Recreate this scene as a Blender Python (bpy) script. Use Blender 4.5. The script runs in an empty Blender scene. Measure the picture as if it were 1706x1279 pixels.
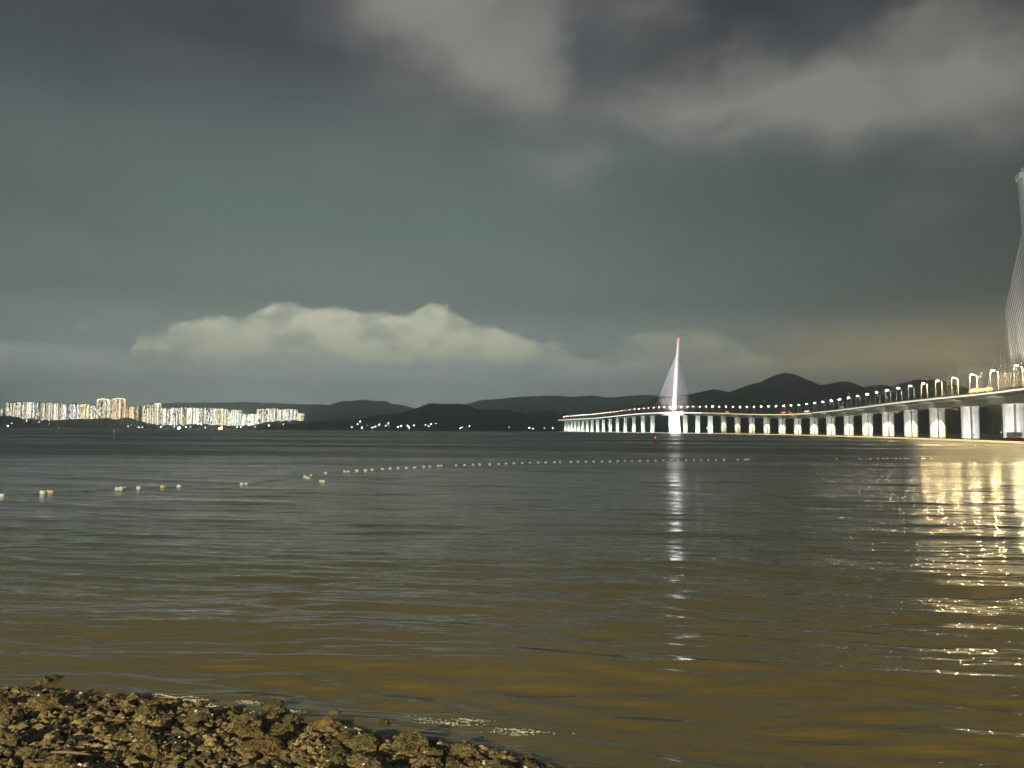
import bpy, bmesh, math, random
import numpy as np
from mathutils import Vector, Matrix, noise

random.seed(7)
rng = np.random.default_rng(7)
R = math.radians
scene = bpy.context.scene
col = scene.collection

# ------------------------------------------------------------------ camera
FPX, CXP, CYP = 1282.0, 853.0, 639.5
CAM = Vector((0, 0, 4.0))
CROT = Matrix.Rotation(R(90 + 3.42), 3, 'X') @ Matrix.Rotation(R(0.315), 3, 'Z')
cd = bpy.data.cameras.new('camera')
cam = bpy.data.objects.new('camera', cd)
col.objects.link(cam)
cam.matrix_world = Matrix.Translation(CAM) @ CROT.to_4x4()
cd.sensor_width = 36.0
cd.lens = 36.0 * FPX / 1706.0
cd.clip_start = 0.1
cd.clip_end = 120000
scene.camera = cam


def pdir(u, v):
    return CROT @ Vector(((u - CXP) / FPX, -(v - CYP) / FPX, -1.0))


def at(u, v, Y):
    """point at forward distance Y seen at photograph position u, v"""
    d = pdir(u, v)
    return CAM + d * (Y / d.y)


def on_water(u, v, z=0.0):
    d = pdir(u, v)
    return CAM + d * ((z - CAM.z) / d.z)


def azel(u, v):
    d = pdir(u, v).normalized()
    return math.atan2(d.x, d.y), math.asin(d.z)


# ------------------------------------------------------------------ render settings
scene.render.engine = 'CYCLES'
cy = scene.cycles
cy.use_denoising = True
try:
    cy.denoiser = 'OPENIMAGEDENOISE'
except Exception:
    pass
cy.max_bounces = 4
cy.diffuse_bounces = 2
cy.glossy_bounces = 2
cy.transmission_bounces = 2
cy.volume_bounces = 0
cy.transparent_max_bounces = 6
cy.sample_clamp_indirect = 0.0
cy.use_adaptive_sampling = True
cy.adaptive_threshold = 0.05
cy.adaptive_min_samples = 16
cy.use_light_tree = True
cy.caustics_reflective = False
cy.caustics_refractive = False
scene.view_settings.view_transform = 'Standard'
scene.view_settings.look = 'None'
scene.view_settings.exposure = 0.0
scene.view_settings.gamma = 1.0


# ------------------------------------------------------------------ world: night sky with clouds lit by the city
class NG:
    """small expression builder over a node tree"""

    def __init__(self, nt):
        self.nt = nt

    def new(self, t, **kw):
        n = self.nt.nodes.new(t)
        for k, v in kw.items():
            setattr(n, k, v)
        return n

    def put(self, sock, v):
        if isinstance(v, (int, float)):
            sock.default_value = v
        elif isinstance(v, tuple):
            sock.default_value = v if len(v) == len(sock.default_value) else (*v, 1.0)
        else:
            self.nt.links.new(v, sock)

    def m(self, op, a, b=0.0, c=None, clamp=False):
        n = self.new('ShaderNodeMath', operation=op, use_clamp=clamp)
        self.put(n.inputs[0], a)
        self.put(n.inputs[1], b)
        if c is not None:
            self.put(n.inputs[2], c)
        return n.outputs[0]

    def add(self, a, b): return self.m('ADD', a, b)
    def sub(self, a, b): return self.m('SUBTRACT', a, b)
    def mul(self, a, b): return self.m('MULTIPLY', a, b)

    def smooth(self, x, a, b, to0=0.0, to1=1.0):
        n = self.new('ShaderNodeMapRange', interpolation_type='SMOOTHSTEP')
        self.put(n.inputs[0], x)
        for i, v in enumerate((a, b, to0, to1)):
            self.put(n.inputs[i + 1], v)
        return n.outputs[0]

    def mix(self, f, a, b, blend='MIX'):
        n = self.new('ShaderNodeMix', data_type='RGBA', blend_type=blend)
        n.clamp_factor = True
        self.put(n.inputs[0], f)
        self.put(n.inputs[6], a)
        self.put(n.inputs[7], b)
        return n.outputs[2]

    def ramp(self, x, stops, interp='LINEAR'):
        n = self.new('ShaderNodeValToRGB')
        cr = n.color_ramp
        cr.interpolation = interp
        while len(cr.elements) < len(stops):
            cr.elements.new(0.5)
        for e, (p, c) in zip(cr.elements, sorted(stops)):
            e.position = p
            e.color = (c, c, c, 1) if isinstance(c, (int, float)) else (*c, 1)
        self.put(n.inputs[0], x)
        return n.outputs[0]

    def noise(self, vec, scale, detail=4.0, rough=0.55, out=0, dist=0.0):
        n = self.new('ShaderNodeTexNoise')
        n.inputs['Scale'].default_value = scale
        n.inputs['Detail'].default_value = detail
        n.inputs['Roughness'].default_value = rough
        n.inputs['Distortion'].default_value = dist
        self.put(n.inputs['Vector'], vec)
        return n.outputs[out]

    def vec(self, x, y, z=0.0):
        n = self.new('ShaderNodeCombineXYZ')
        for i, v in enumerate((x, y, z)):
            self.put(n.inputs[i], v)
        return n.outputs[0]


world = bpy.data.worlds.new('World')
scene.world = world
world.use_nodes = True
wt = world.node_tree
wt.nodes.clear()
g = NG(wt)
tc = g.new('ShaderNodeTexCoord')
sp = g.new('ShaderNodeSeparateXYZ')
wt.links.new(tc.outputs['Generated'], sp.inputs[0])
dx, dy, dz = sp.outputs
az = g.m('ARCTAN2', dx, dy)
el = g.m('ARCSINE', g.m('MINIMUM', g.m('MAXIMUM', dz, -1.0), 1.0))
elp = g.m('MAXIMUM', el, 0.0)
# clear base, by elevation
base = g.ramp(g.mul(elp, 1 / R(90)), [
    (0.0, (1.75, 1.92, 1.80)), (0.03, (1.42, 1.58, 1.49)), (0.06, (.56, .67, .635)), (0.10, (.252, .310, .275)), (0.16, (.168, .228, .206)), (0.22, (.138, .182, .173)),
    (0.255, (.090, .108, .117)), (0.29, (.050, .056, .070)), (0.5, (.046, .051, .060)), (1.0, (.044, .048, .055))], 'LINEAR')
# the sky over the open sea to the right is darker
dq = g.m('EXPONENT', g.mul(g.m('POWER', g.mul(g.sub(az, R(40)), 1 / R(28)), 2.0), -1.0))
dl = g.m('EXPONENT', g.mul(g.m('POWER', g.mul(g.add(az, R(62)), 1 / R(30)), 2.0), -1.0))
azf = g.sub(g.sub(1.0, g.mul(dq, 0.70)), g.mul(dl, 0.38))
base = g.mix(1.0, base, g.vec(azf, azf, azf), 'MULTIPLY')
# thin uneven layer everywhere: cloud deck seen in perspective
den = g.add(g.m('MAXIMUM', dz, 0.0), 0.22)
plane = g.vec(g.m('DIVIDE', dx, den), g.m('DIVIDE', dy, den), 0.0)
n_big = g.noise(plane, 1.15, 3.0, 0.55, dist=0.4)
n_mid = g.noise(plane, 3.4, 4.0, 0.6, dist=0.3)
lay = g.smooth(n_big, 0.38, 0.72)
base = g.mix(g.mul(lay, 0.12), base, (.205, .205, .192))
base = g.mix(g.smooth(n_mid, 0.35, 0.75, 0.12, 0.0), base, (.05, .055, .06))
# wisps that tear the cloud edges
sph = g.vec(az, g.mul(el, 1.5), 0.0)
wa = g.noise(sph, 7.0, 4.0, 0.58)
wb = g.noise(g.vec(g.add(az, 3.7), g.mul(el, 1.5), 1.3), 7.0, 4.0, 0.58)
waz = g.add(az, g.mul(g.sub(wa, 0.5), 0.16))
wel = g.add(el, g.mul(g.sub(wb, 0.5), 0.11))


def blob(u, v, su, sv, amp):
    a0, e0 = azel(u, v)
    a1, _ = azel(u + su, v)
    _, e1 = azel(u, v - sv)
    q = g.add(g.m('POWER', g.mul(g.sub(waz, a0), 1 / (a1 - a0)), 2.0), g.m('POWER', g.mul(g.sub(wel, e0), 1 / (e1 - e0)), 2.0))
    return g.mul(g.m('EXPONENT', g.mul(q, -0.9)), amp)


def total(lst):
    t = None
    for b in lst:
        x = blob(*b)
        t = x if t is None else g.add(t, x)
    return t


lit = total([(815, 50, 165, 120, 1.0), (640, 20, 110, 60, .5), (860, 150, 90, 55, .45), (1120, 180, 150, 45, .75), (1290, 190, 130, 70, .85),
             (1450, 150, 160, 80, .8), (1660, 130, 130, 110, .8), (1080, 20, 70, 40, .35), (930, 275, 75, 36, .5), (1560, 30, 90, 40, .45), (250, 120, 260, 60, .12), (1240, 100, 100, 40, .45), (1520, 340, 90, 35, .16)])
drk = total([(968, 95, 32, 75, .75), (1010, 60, 45, 60, .5), (1390, 25, 110, 42, .8), (60, 25, 240, 105, 1.0), (1195, 200, 45, 18, .45), (330, 10, 150, 40, .35), (100, 345, 120, 40, .25), (1330, 330, 190, 70, .35)])
tex = g.smooth(n_mid, 0.3, 0.7, 0.72, 1.12)
skyc = g.mix(g.mul(g.m('MINIMUM', g.mul(lit, tex), 1.0), 0.95), base, (.296, .288, .256))
skyc = g.mix(g.mul(drk, 0.8), skyc, (.070, .080, .092))

# long cumulus bank near the horizon: profile of its tops over azimuth
A0, A1 = azel(100, 560)[0], azel(1700, 560)[0]
tops = [(100, 606), (215, 600), (230, 566), (265, 556), (292, 543), (335, 529), (395, 534), (432, 520), (452, 504), (488, 504), (512, 518), (545, 514),
        (600, 518), (650, 524), (690, 524), (706, 510), (742, 512), (772, 530), (800, 545), (832, 541), (852, 556), (905, 569), (930, 574), (952, 587), (976, 606), (990, 606),
        (1010, 590), (1040, 560), (1075, 556), (1130, 548), (1200, 552), (1290, 606)]
EM = R(14)
st = []
for u, v in tops:
    a, e = azel(u, v)
    st.append(((a - A0) / (A1 - A0), max(e, 0) / EM))
fine = g.noise(g.vec(az, g.mul(el, 1.2), 5.0), 32.0, 5.0, 0.65)
fine2 = g.noise(g.vec(az, g.mul(el, 1.2), 9.0), 32.0, 5.0, 0.65)
baz = g.add(az, g.mul(g.sub(fine, 0.5), 0.026))
prof = g.mul(g.ramp(g.mul(g.sub(baz, A0), 1 / (A1 - A0)), st), EM)
bel = g.add(el, g.mul(g.sub(fine2, 0.5), 0.032))
ebot = azel(600, 600)[1]
ncell = g.noise(g.vec(az, g.mul(el, 1.6), 2.0), 15.0, 4.0, 0.6)
up = g.smooth(g.sub(prof, bel), -0.005, 0.006)
low = g.smooth(g.add(el, g.mul(g.sub(fine, 0.5), 0.020)), ebot - 0.012, ebot + 0.010)
inbank = g.mul(up, low)
fade_r = g.smooth(az, azel(980, 600)[0], azel(1010, 600)[0], 1.0, 0.62)
bend = g.smooth(az, azel(850, 590)[0], azel(968, 590)[0], 1.0, 0.55)
bankf = g.mul(g.mul(g.mul(inbank, bend), g.smooth(ncell, 0.34, 0.58, 0.40, 1.0)), fade_r)
skyc = g.mix(g.mul(bankf, 0.95), skyc, (1.06, 1.05, .77))
# two small puffs left of the bank
puffs = total([(146, 546, 13, 6, .8), (243, 570, 17, 10, .7), (130, 576, 8, 5, .5)])
skyc = g.mix(g.m('MINIMUM', puffs, 0.7), skyc, (.62, .62, .53))
# veil under the bank, brownish grey
veil = g.mul(g.smooth(el, azel(600, 690)[1], azel(600, 640)[1]), g.smooth(el, ebot - 0.004, ebot + 0.01, 1.0, 0.0))
skyc = g.mix(g.mul(veil, g.smooth(ncell, 0.35, 0.7, 0.1, 0.5)), skyc, (1.12, 1.10, 0.99))
# warm glow of the far city on the low cloud, to the right and beyond the frame
ga, ge = azel(1560, 605)
gq = g.add(g.m('POWER', g.mul(g.sub(az, ga), 1 / R(13)), 2.0), g.m('POWER', g.mul(g.sub(bel, ge), 1 / R(2.3)), 2.0))
glow = g.mul(g.m('EXPONENT', g.mul(gq, -1.0)), g.smooth(ncell, 0.25, 0.6, 0.55, 1.0))
skyc = g.mix(g.mul(glow, 0.85), skyc, (.86, .68, .32))
# the last of the physical twilight sky, very dim
ns = g.new('ShaderNodeTexSky', sky_type='NISHITA', sun_disc=False)
ns.sun_elevation = R(1.0)
ns.sun_rotation = R(200)
twi = g.mix(1.0, ns.outputs[0], (.0010, .0010, .0010), 'MULTIPLY')
skyc = g.mix(1.0, skyc, twi, 'ADD')
bg = g.new('ShaderNodeBackground')
g.put(bg.inputs['Color'], skyc)
bg.inputs['Strength'].default_value = 1.0
wo = g.new('ShaderNodeOutputWorld')
wt.links.new(bg.outputs[0], wo.inputs['Surface'])
world.cycles.sampling_method = 'MANUAL'
world.cycles.sample_map_resolution = 512

# ------------------------------------------------------------------ materials
MATS = {}


def mat(name, colr, rough=0.6, metal=0.0, var=0.0, vscale=3.0, emit=None, estr=0.0, sample=True, bump=0.0, bscale=8.0, obj_rand=0.0, ior=None):
    m = bpy.data.materials.new(name)
    m.use_nodes = True
    nt = m.node_tree
    b = nt.nodes['Principled BSDF']
    gg = NG(nt)
    b.inputs['Base Color'].default_value = (*colr, 1)
    b.inputs['Roughness'].default_value = rough
    b.inputs['Metallic'].default_value = metal
    if ior:
        b.inputs['IOR'].default_value = ior
    t = gg.new('ShaderNodeTexCoord')
    if var > 0:
        n = gg.noise(t.outputs['Object'], vscale, 5.0, 0.6)
        lo = tuple(max(0, c * (1 - var)) for c in colr)
        hi = tuple(min(1, c * (1 + var)) for c in colr)
        c = gg.mix(gg.smooth(n, 0.3, 0.7), lo, hi)
        if obj_rand > 0:
            oi = gg.new('ShaderNodeObjectInfo')
            f = gg.add(1 - obj_rand, gg.mul(oi.outputs['Random'], 2 * obj_rand))
            c = gg.mix(1.0, c, gg.vec(f, f, f), 'MULTIPLY')
        nt.links.new(c, b.inputs['Base Color'])
    if bump > 0:
        bn = gg.new('ShaderNodeBump')
        bn.inputs['Strength'].default_value = bump
        nt.links.new(gg.noise(t.outputs['Object'], bscale, 5.0, 0.6), bn.inputs['Height'])
        nt.links.new(bn.outputs[0], b.inputs['Normal'])
    if emit:
        b.inputs['Emission Color'].default_value = (*emit, 1)
        b.inputs['Emission Strength'].default_value = estr
        if not sample:
            m.cycles.emission_sampling = 'NONE'
    MATS[name] = m
    return m


mat('concrete', (.42, .41, .38), .75, var=.18, vscale=.35, bump=.15, bscale=2.0)
mat('pale_concrete', (.62, .61, .57), .7, var=.12, vscale=.3, bump=.1, bscale=2.0)
mat('dark_concrete', (.06, .06, .055), .8, var=.3, vscale=.5)
mat('pylon_paint', (.80, .80, .79), .5, var=.06, vscale=.1)
mat('cable_sheath', (.70, .66, .68), .5)
mat('asphalt', (.05, .05, .05), .85, var=.2, vscale=.5)
mat('steel', (.55, .55, .53), .45, metal=.3)
mat('lamp_paint', (.72, .71, .68), .5)
mat('dark_steel', (.06, .06, .065), .5, metal=.4)
mat('lamp_white', (.9, .9, .9), .4, emit=(1.0, .90, .80), estr=150)
mat('lamp_bright', (.9, .9, .9), .4, emit=(1.0, .88, .72), estr=28)
mat('lamp_warm', (.9, .9, .9), .4, emit=(1.0, .86, .62), estr=75)
mat('lamp_pink', (.9, .9, .9), .4, emit=(1.0, .58, .48), estr=75)
mat('lamp_flood', (.9, .9, .85), .4, emit=(1.0, .86, .5), estr=3)
mat('shore_lamp_cool', (.9, .9, .9), .4, emit=(.92, .96, 1.0), estr=30, sample=False)
mat('shore_lamp_warm', (.9, .9, .9), .4, emit=(1.0, .86, .6), estr=30, sample=False)
mat('amber_lamp', (.9, .7, .3), .4, emit=(1.0, .62, .13), estr=50, sample=False)
mat('red_lamp', (.8, .1, .08), .4, emit=(1.0, .07, .05), estr=25, sample=False)
mat('fascia_glow_white', (.9, .9, .9), .4, emit=(.95, 1.0, .93), estr=3.2)
mat('fascia_glow_yellow', (.9, .85, .5), .4, emit=(1.0, .84, .40), estr=1.8)
mat('fascia_glow_dim', (.7, .7, .6), .5, emit=(1.0, .93, .74), estr=1.2)
mat('water_glow_yellow', (.9, .8, .4), .4, emit=(1.0, .76, .30), estr=1.1)
mat('water_glow_white', (.9, .9, .8), .4, emit=(1.0, .98, .82), estr=1.1)
mat('rubber', (.03, .03, .03), .8)
mat('float_white', (.90, .92, .92), .45, var=.12, vscale=8)
mat('float_orange', (.82, .68, .45), .5, var=.15, vscale=8)
mat('rope', (.05, .05, .04), .9)
mat('buoy_red', (.55, .10, .07), .5, var=.2, vscale=2)
mat('hull_red', (.50, .06, .045), .5, var=.25, vscale=.6)
mat('hull_dark', (.04, .045, .05), .5, var=.2, vscale=.6)
mat('boat_white', (.75, .75, .72), .5, var=.08)
mat('glass_dark', (.02, .025, .03), .1)
mat('bus_paint', (.78, .62, .16), .4, var=.08)
mat('truck_white', (.78, .78, .76), .5, var=.08)
mat('truck_orange', (.70, .28, .08), .5, var=.1)
mat('car_dark', (.08, .08, .09), .3)
mat('car_silver', (.5, .5, .5), .3, metal=.3)
mat('bus_window', (.9, .85, .5), .3, emit=(1.0, .84, .36), estr=1.6)
mat('white_window', (.9, .9, .9), .3, emit=(.95, .97, 1.0), estr=1.7)
mat('orange_window', (.9, .5, .3), .3, emit=(1.0, .45, .25), estr=1.3)
mat('forest', (.045, .055, .040), .9, var=.35, vscale=.02)
mat('far_forest', (.05, .06, .05), .9, var=.25, vscale=.004)
mat('leaf_mass', (.035, .045, .03), .9, var=.4, vscale=.05)
mat('land', (.06, .058, .045), .9, var=.3, vscale=.02)
mat('tower_wall', (.42, .41, .37), .7, var=.1, vscale=.05, obj_rand=.15)
mat('tower_wall_warm', (.45, .36, .27), .7, var=.1, vscale=.05)
WIN = [mat('window_warm', (.8, .8, .7), .3, emit=(1.0, .88, .55), estr=7.4, sample=False),
       mat('window_white', (.8, .8, .8), .3, emit=(1.0, .98, .88), estr=8.8, sample=False),
       mat('window_green', (.8, .8, .8), .3, emit=(.86, 1.0, .80), estr=6.5, sample=False),
       mat('window_gold', (.8, .7, .4), .3, emit=(1.0, .78, .28), estr=7.2, sample=False),
       mat('window_orange', (.8, .6, .4), .3, emit=(1.0, .62, .34), estr=7.2, sample=False),
       mat('window_blue', (.8, .8, .9), .3, emit=(.78, .87, 1.0), estr=7.9, sample=False)]
mat('shell', (.78, .74, .62), .25, var=.2, vscale=20)
mat('driftwood', (.17, .12, .07), .8, var=.3, vscale=6)


def rock_mat(name, dark, mid, pale, moss):
    m = bpy.data.materials.new(name)
    m.use_nodes = True
    nt = m.node_tree
    b = nt.nodes['Principled BSDF']
    gg = NG(nt)
    t = gg.new('ShaderNodeTexCoord')
    oi = gg.new('ShaderNodeObjectInfo')
    off = gg.new('ShaderNodeVectorMath', operation='ADD')
    nt.links.new(t.outputs['Object'], off.inputs[0])
    nt.links.new(gg.vec(gg.mul(oi.outputs['Random'], 31.0), gg.mul(oi.outputs['Random'], 17.0), 0.0), off.inputs[1])
    v = off.outputs[0]
    n1 = gg.noise(v, 2.2, 6.0, 0.65)
    n2 = gg.noise(v, 9.0, 5.0, 0.7)
    vo = gg.new('ShaderNodeTexVoronoi')
    vo.inputs['Scale'].default_value = 7.0
    nt.links.new(v, vo.inputs['Vector'])
    c = gg.mix(gg.smooth(n1, .32, .66), dark, mid)
    c = gg.mix(gg.smooth(n2, .52, .68, 0, .8), c, moss)
    c = gg.mix(gg.mul(gg.smooth(vo.outputs['Distance'], .22, .08), gg.smooth(n2, .45, .6)), c, pale)
    f = gg.add(.7, gg.mul(oi.outputs['Random'], .6))
    c = gg.mix(1.0, c, gg.vec(f, f, f), 'MULTIPLY')
    nt.links.new(c, b.inputs['Base Color'])
    nt.links.new(gg.smooth(n1, .3, .7, .32, .75), b.inputs['Roughness'])
    bp = gg.new('ShaderNodeBump')
    bp.inputs['Strength'].default_value = .9
    bp.inputs['Distance'].default_value = .1
    nt.links.new(gg.add(n2, gg.mul(vo.outputs['Distance'], -.8)), bp.inputs['Height'])
    nt.links.new(bp.outputs[0], b.inputs['Normal'])
    MATS[name] = m
    return m


rock_mat('rock_brown', (.06, .044, .02), (.40, .30, .15), (.62, .55, .36), (.20, .17, .06))
rock_mat('rock_olive', (.05, .044, .02), (.34, .285, .125), (.60, .55, .36), (.24, .21, .07))
rock_mat('rock_pale', (.22, .155, .07), (.50, .39, .20), (.68, .60, .42), (.30, .23, .10))
rock_mat('rock_orange', (.18, .11, .05), (.46, .31, .15), (.6, .46, .28), (.30, .19, .08))
rock_mat('pebble', (.03, .023, .012), (.33, .25, .125), (.55, .48, .32), (.14, .115, .045))

# water: turbid, brown green, with fine ripple relief on the modelled waves
wm = bpy.data.materials.new('sea_water')
wm.use_nodes = True
nt = wm.node_tree
gg = NG(nt)
b = nt.nodes['Principled BSDF']
t = gg.new('ShaderNodeTexCoord')
mp = gg.new('ShaderNodeMapping')
mp.inputs['Rotation'].default_value = (0, 0, R(9))
mp.inputs['Scale'].default_value = (.20, 1.0, 1.0)
nt.links.new(t.outputs['Object'], mp.inputs[0])
f1 = gg.noise(mp.outputs[0], 1.3, 3.0, .55)
f2 = gg.noise(mp.outputs[0], 5.0, 3.0, .55)
f3 = gg.noise(mp.outputs[0], .22, 3.0, .5)
hgt = gg.add(gg.add(gg.mul(f1, .075), gg.mul(f2, .018)), gg.mul(f3, .04))
bp = gg.new('ShaderNodeBump')
bp.inputs['Strength'].default_value = 1.0
bp.inputs['Distance'].default_value = 1.0
nt.links.new(hgt, bp.inputs['Height'])
nt.links.new(bp.outputs[0], b.inputs['Normal'])
mp2 = gg.new('ShaderNodeMapping')
mp2.inputs['Scale'].default_value = (.05, .12, 1)
mp3 = gg.new('ShaderNodeMapping')
mp3.inputs['Scale'].default_value = (.006, .022, 1)
mp3.inputs['Rotation'].default_value = (0, 0, R(7))
nt.links.new(t.outputs['Object'], mp3.inputs[0])
wind = gg.noise(mp3.outputs[0], 1.0, 5.0, .7)
nt.links.new(t.outputs['Object'], mp2.inputs[0])
silt = gg.noise(mp2.outputs[0], 1.0, 4.0, .6)
sy_ = gg.new('ShaderNodeSeparateXYZ')
nt.links.new(t.outputs['Object'], sy_.inputs[0])
nt.links.new(gg.mul(gg.smooth(sy_.outputs[1], 22.0, 150.0, .085, .33), gg.smooth(wind, .30, .70, .62, 1.45)), b.inputs['Roughness'])
nt.links.new(gg.smooth(sy_.outputs[1], 80.0, 260.0, 1.0, .75), bp.inputs['Strength'])
nt.links.new(gg.mix(gg.smooth(gg.add(sy_.outputs[1], gg.mul(gg.sub(silt, .5), 12.0)), 8.0, 34.0), (.152, .120, .050), (.092, .088, .043)), b.inputs['Base Color'])
b.inputs['IOR'].default_value = 1.33
MATS['sea_water'] = wm


# ------------------------------------------------------------------ mesh helpers
class MB:
    def __init__(self):
        self.v, self.f, self.mi = [], [], []

    def add(self, vs, fs, mi=0, M=None):
        o = len(self.v)
        self.v += [tuple(M @ Vector(p)) if M else tuple(p) for p in vs]
        self.f += [tuple(i + o for i in f) for f in fs]
        self.mi += [mi] * len(fs)
        return self

    def box(self, c, s, rz=0.0, mi=0, M=None):
        hx, hy, hz = s[0] / 2, s[1] / 2, s[2] / 2
        ca, sa = math.cos(rz), math.sin(rz)
        vs = []
        for z in (-hz, hz):
            for x, y in ((-hx, -hy), (hx, -hy), (hx, hy), (-hx, hy)):
                vs.append((c[0] + x * ca - y * sa, c[1] + x * sa + y * ca, c[2] + z))
        return self.add(vs, [(3, 2, 1, 0), (4, 5, 6, 7), (0, 1, 5, 4), (1, 2, 6, 5), (2, 3, 7, 6), (3, 0, 4, 7)], mi, M)

    def prism(self, poly, z0, z1, mi=0, top=None, M=None):
        n = len(poly)
        top = top or poly
        vs = [(x, y, z0) for x, y in poly] + [(x, y, z1) for x, y in top]
        fs = [tuple(reversed(range(n))), tuple(range(n, 2 * n))] + [(i, (i + 1) % n, n + (i + 1) % n, n + i) for i in range(n)]
        return self.add(vs, fs, mi, M)

    def tube(self, pts, r, sides=6, mi=0, cap=True):
        pts = [Vector(p) for p in pts]
        rs = r if isinstance(r, (list, tuple)) else [r] * len(pts)
        vs, fs = [], []
        for i, p in enumerate(pts):
            d = (pts[min(i + 1, len(pts) - 1)] - pts[max(i - 1, 0)]).normalized()
            a = Vector((0, 0, 1)) if abs(d.z) < .9 else Vector((1, 0, 0))
            e1 = d.cross(a).normalized()
            e2 = d.cross(e1)
            for k in range(sides):
                w = 2 * math.pi * k / sides
                vs.append(p + (e1 * math.cos(w) + e2 * math.sin(w)) * rs[i])
        for i in range(len(pts) - 1):
            for k in range(sides):
                a, bb = i * sides + k, i * sides + (k + 1) % sides
                fs.append((a, bb, bb + sides, a + sides))
        if cap:
            fs.append(tuple(reversed(range(sides))))
            fs.append(tuple(range((len(pts) - 1) * sides, len(pts) * sides)))
        return self.add(vs, fs, mi)

    def lathe(self, prof, sides=12, mi=0, c=(0, 0, 0)):
        vs, fs = [], []
        for r, z in prof:
            for k in range(sides):
                w = 2 * math.pi * k / sides
                vs.append((c[0] + r * math.cos(w), c[1] + r * math.sin(w), c[2] + z))
        for i in range(len(prof) - 1):
            for k in range(sides):
                a, bb = i * sides + k, i * sides + (k + 1) % sides
                fs.append((a, bb, bb + sides, a + sides))
        fs.append(tuple(reversed(range(sides))))
        fs.append(tuple(range((len(prof) - 1) * sides, len(prof) * sides)))
        return self.add(vs, fs, mi)

    def mesh(self, name, mats, smooth=False):
        me = bpy.data.meshes.new(name)
        me.from_pydata(self.v, [], self.f)
        for m in (mats if isinstance(mats, (list, tuple)) else [mats]):
            me.materials.append(MATS[m] if isinstance(m, str) else m)
        me.polygons.foreach_set('material_index', self.mi)
        if smooth:
            me.polygons.foreach_set('use_smooth', [True] * len(me.polygons))
        me.update()
        return me

    def build(self, name, mats, parent=None, smooth=False):
        return link(name, self.mesh(name, mats, smooth), parent)


def link(name, data, parent=None, loc=None):
    o = bpy.data.objects.new(name, data)
    col.objects.link(o)
    if parent is not None:
        o.parent = parent
    if loc is not None:
        o.location = loc
    return o


def empty(name, loc=(0, 0, 0), rz=0.0):
    o = bpy.data.objects.new(name, None)
    col.objects.link(o)
    o.location = loc
    o.rotation_euler = (0, 0, rz)
    return o


def tag(o, label=None, cat=None, group=None, kind=None):
    for k, v in (('label', label), ('category', cat), ('group', group), ('kind', kind)):
        if v:
            o[k] = v
    return o


def copy_tree(o, parent=None):
    c = o.copy()
    col.objects.link(c)
    c.parent = parent
    for ch in list(o.children):
        copy_tree(ch, c)
    return c


ORD = ['first', 'second', 'third', 'fourth', 'fifth', 'sixth', 'seventh', 'eighth', 'ninth', 'tenth', 'eleventh', 'twelfth', 'thirteenth', 'fourteenth',
       'fifteenth', 'sixteenth', 'seventeenth', 'eighteenth', 'nineteenth']
TENS = {2: 'twent', 3: 'thirt', 4: 'fort', 5: 'fift', 6: 'sixt', 7: 'sevent', 8: 'eight'}


def ordinal(n):
    if n <= 19:
        return ORD[n - 1]
    a, b2 = divmod(n, 10)
    return TENS[a] + 'ieth' if b2 == 0 else TENS[a] + 'y-' + ORD[b2 - 1]


def spot(name, loc, target, watts, colr, cone, blend=.1, radius=.3, parent=None):
    l = bpy.data.lights.new(name, 'SPOT')
    l.energy = watts
    l.color = colr
    l.spot_size = R(cone)
    l.spot_blend = blend
    l.shadow_soft_size = radius
    o = bpy.data.objects.new(name, l)
    col.objects.link(o)
    o.location = loc
    o.rotation_euler = (Vector(target) - Vector(loc)).to_track_quat('-Z', 'Y').to_euler()
    if parent is not None:
        o.parent = parent
    return o


# ------------------------------------------------------------------ shore ground under the viewer and the sea bed at its foot
SX = [-200, -40, -12, -7.6, -4.94, -3.2, -1.94, -.67, .29, 1.2, 2.5, 8, 40, 200]
SY = [20, 14, 12.3, 11.75, 11.35, 10.6, 10.2, 9.85, 9.3, 8.5, 7.7, 5.6, 2.0, -20]


def ground_z(x, y):
    d = np.interp(x, SX, SY) - y
    if d > 0:
        z = .02 + d * .15 if d < 6 else .92 + (1 - math.exp(-(d - 6) * .28)) * 1.5
    else:
        z = .02 + d * .2
    return max(z, -2.5) + .05 * noise.noise((x * .7, y * .7, 3.1)) + .03 * noise.noise((x * 2.1, y * 2.1, 7.7))


gxs = np.concatenate([np.linspace(-260, -14, 24), np.linspace(-13, 9, 90), np.linspace(10, 260, 24)])
gys = np.concatenate([np.linspace(-220, -2, 30), np.linspace(-1, 7, 16), np.linspace(7.2, 15, 46), np.linspace(16, 40, 6)])
mb = MB()
mb.v = [(x, y, ground_z(x, y)) for y in gys for x in gxs]
nx = len(gxs)
mb.f = [(j * nx + i, j * nx + i + 1, (j + 1) * nx + i + 1, (j + 1) * nx + i) for j in range(len(gys) - 1) for i in range(nx - 1)]
mb.mi = [0] * len(mb.f)
tag(mb.build('ground', 'pebble', smooth=True), kind='structure')

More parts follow.
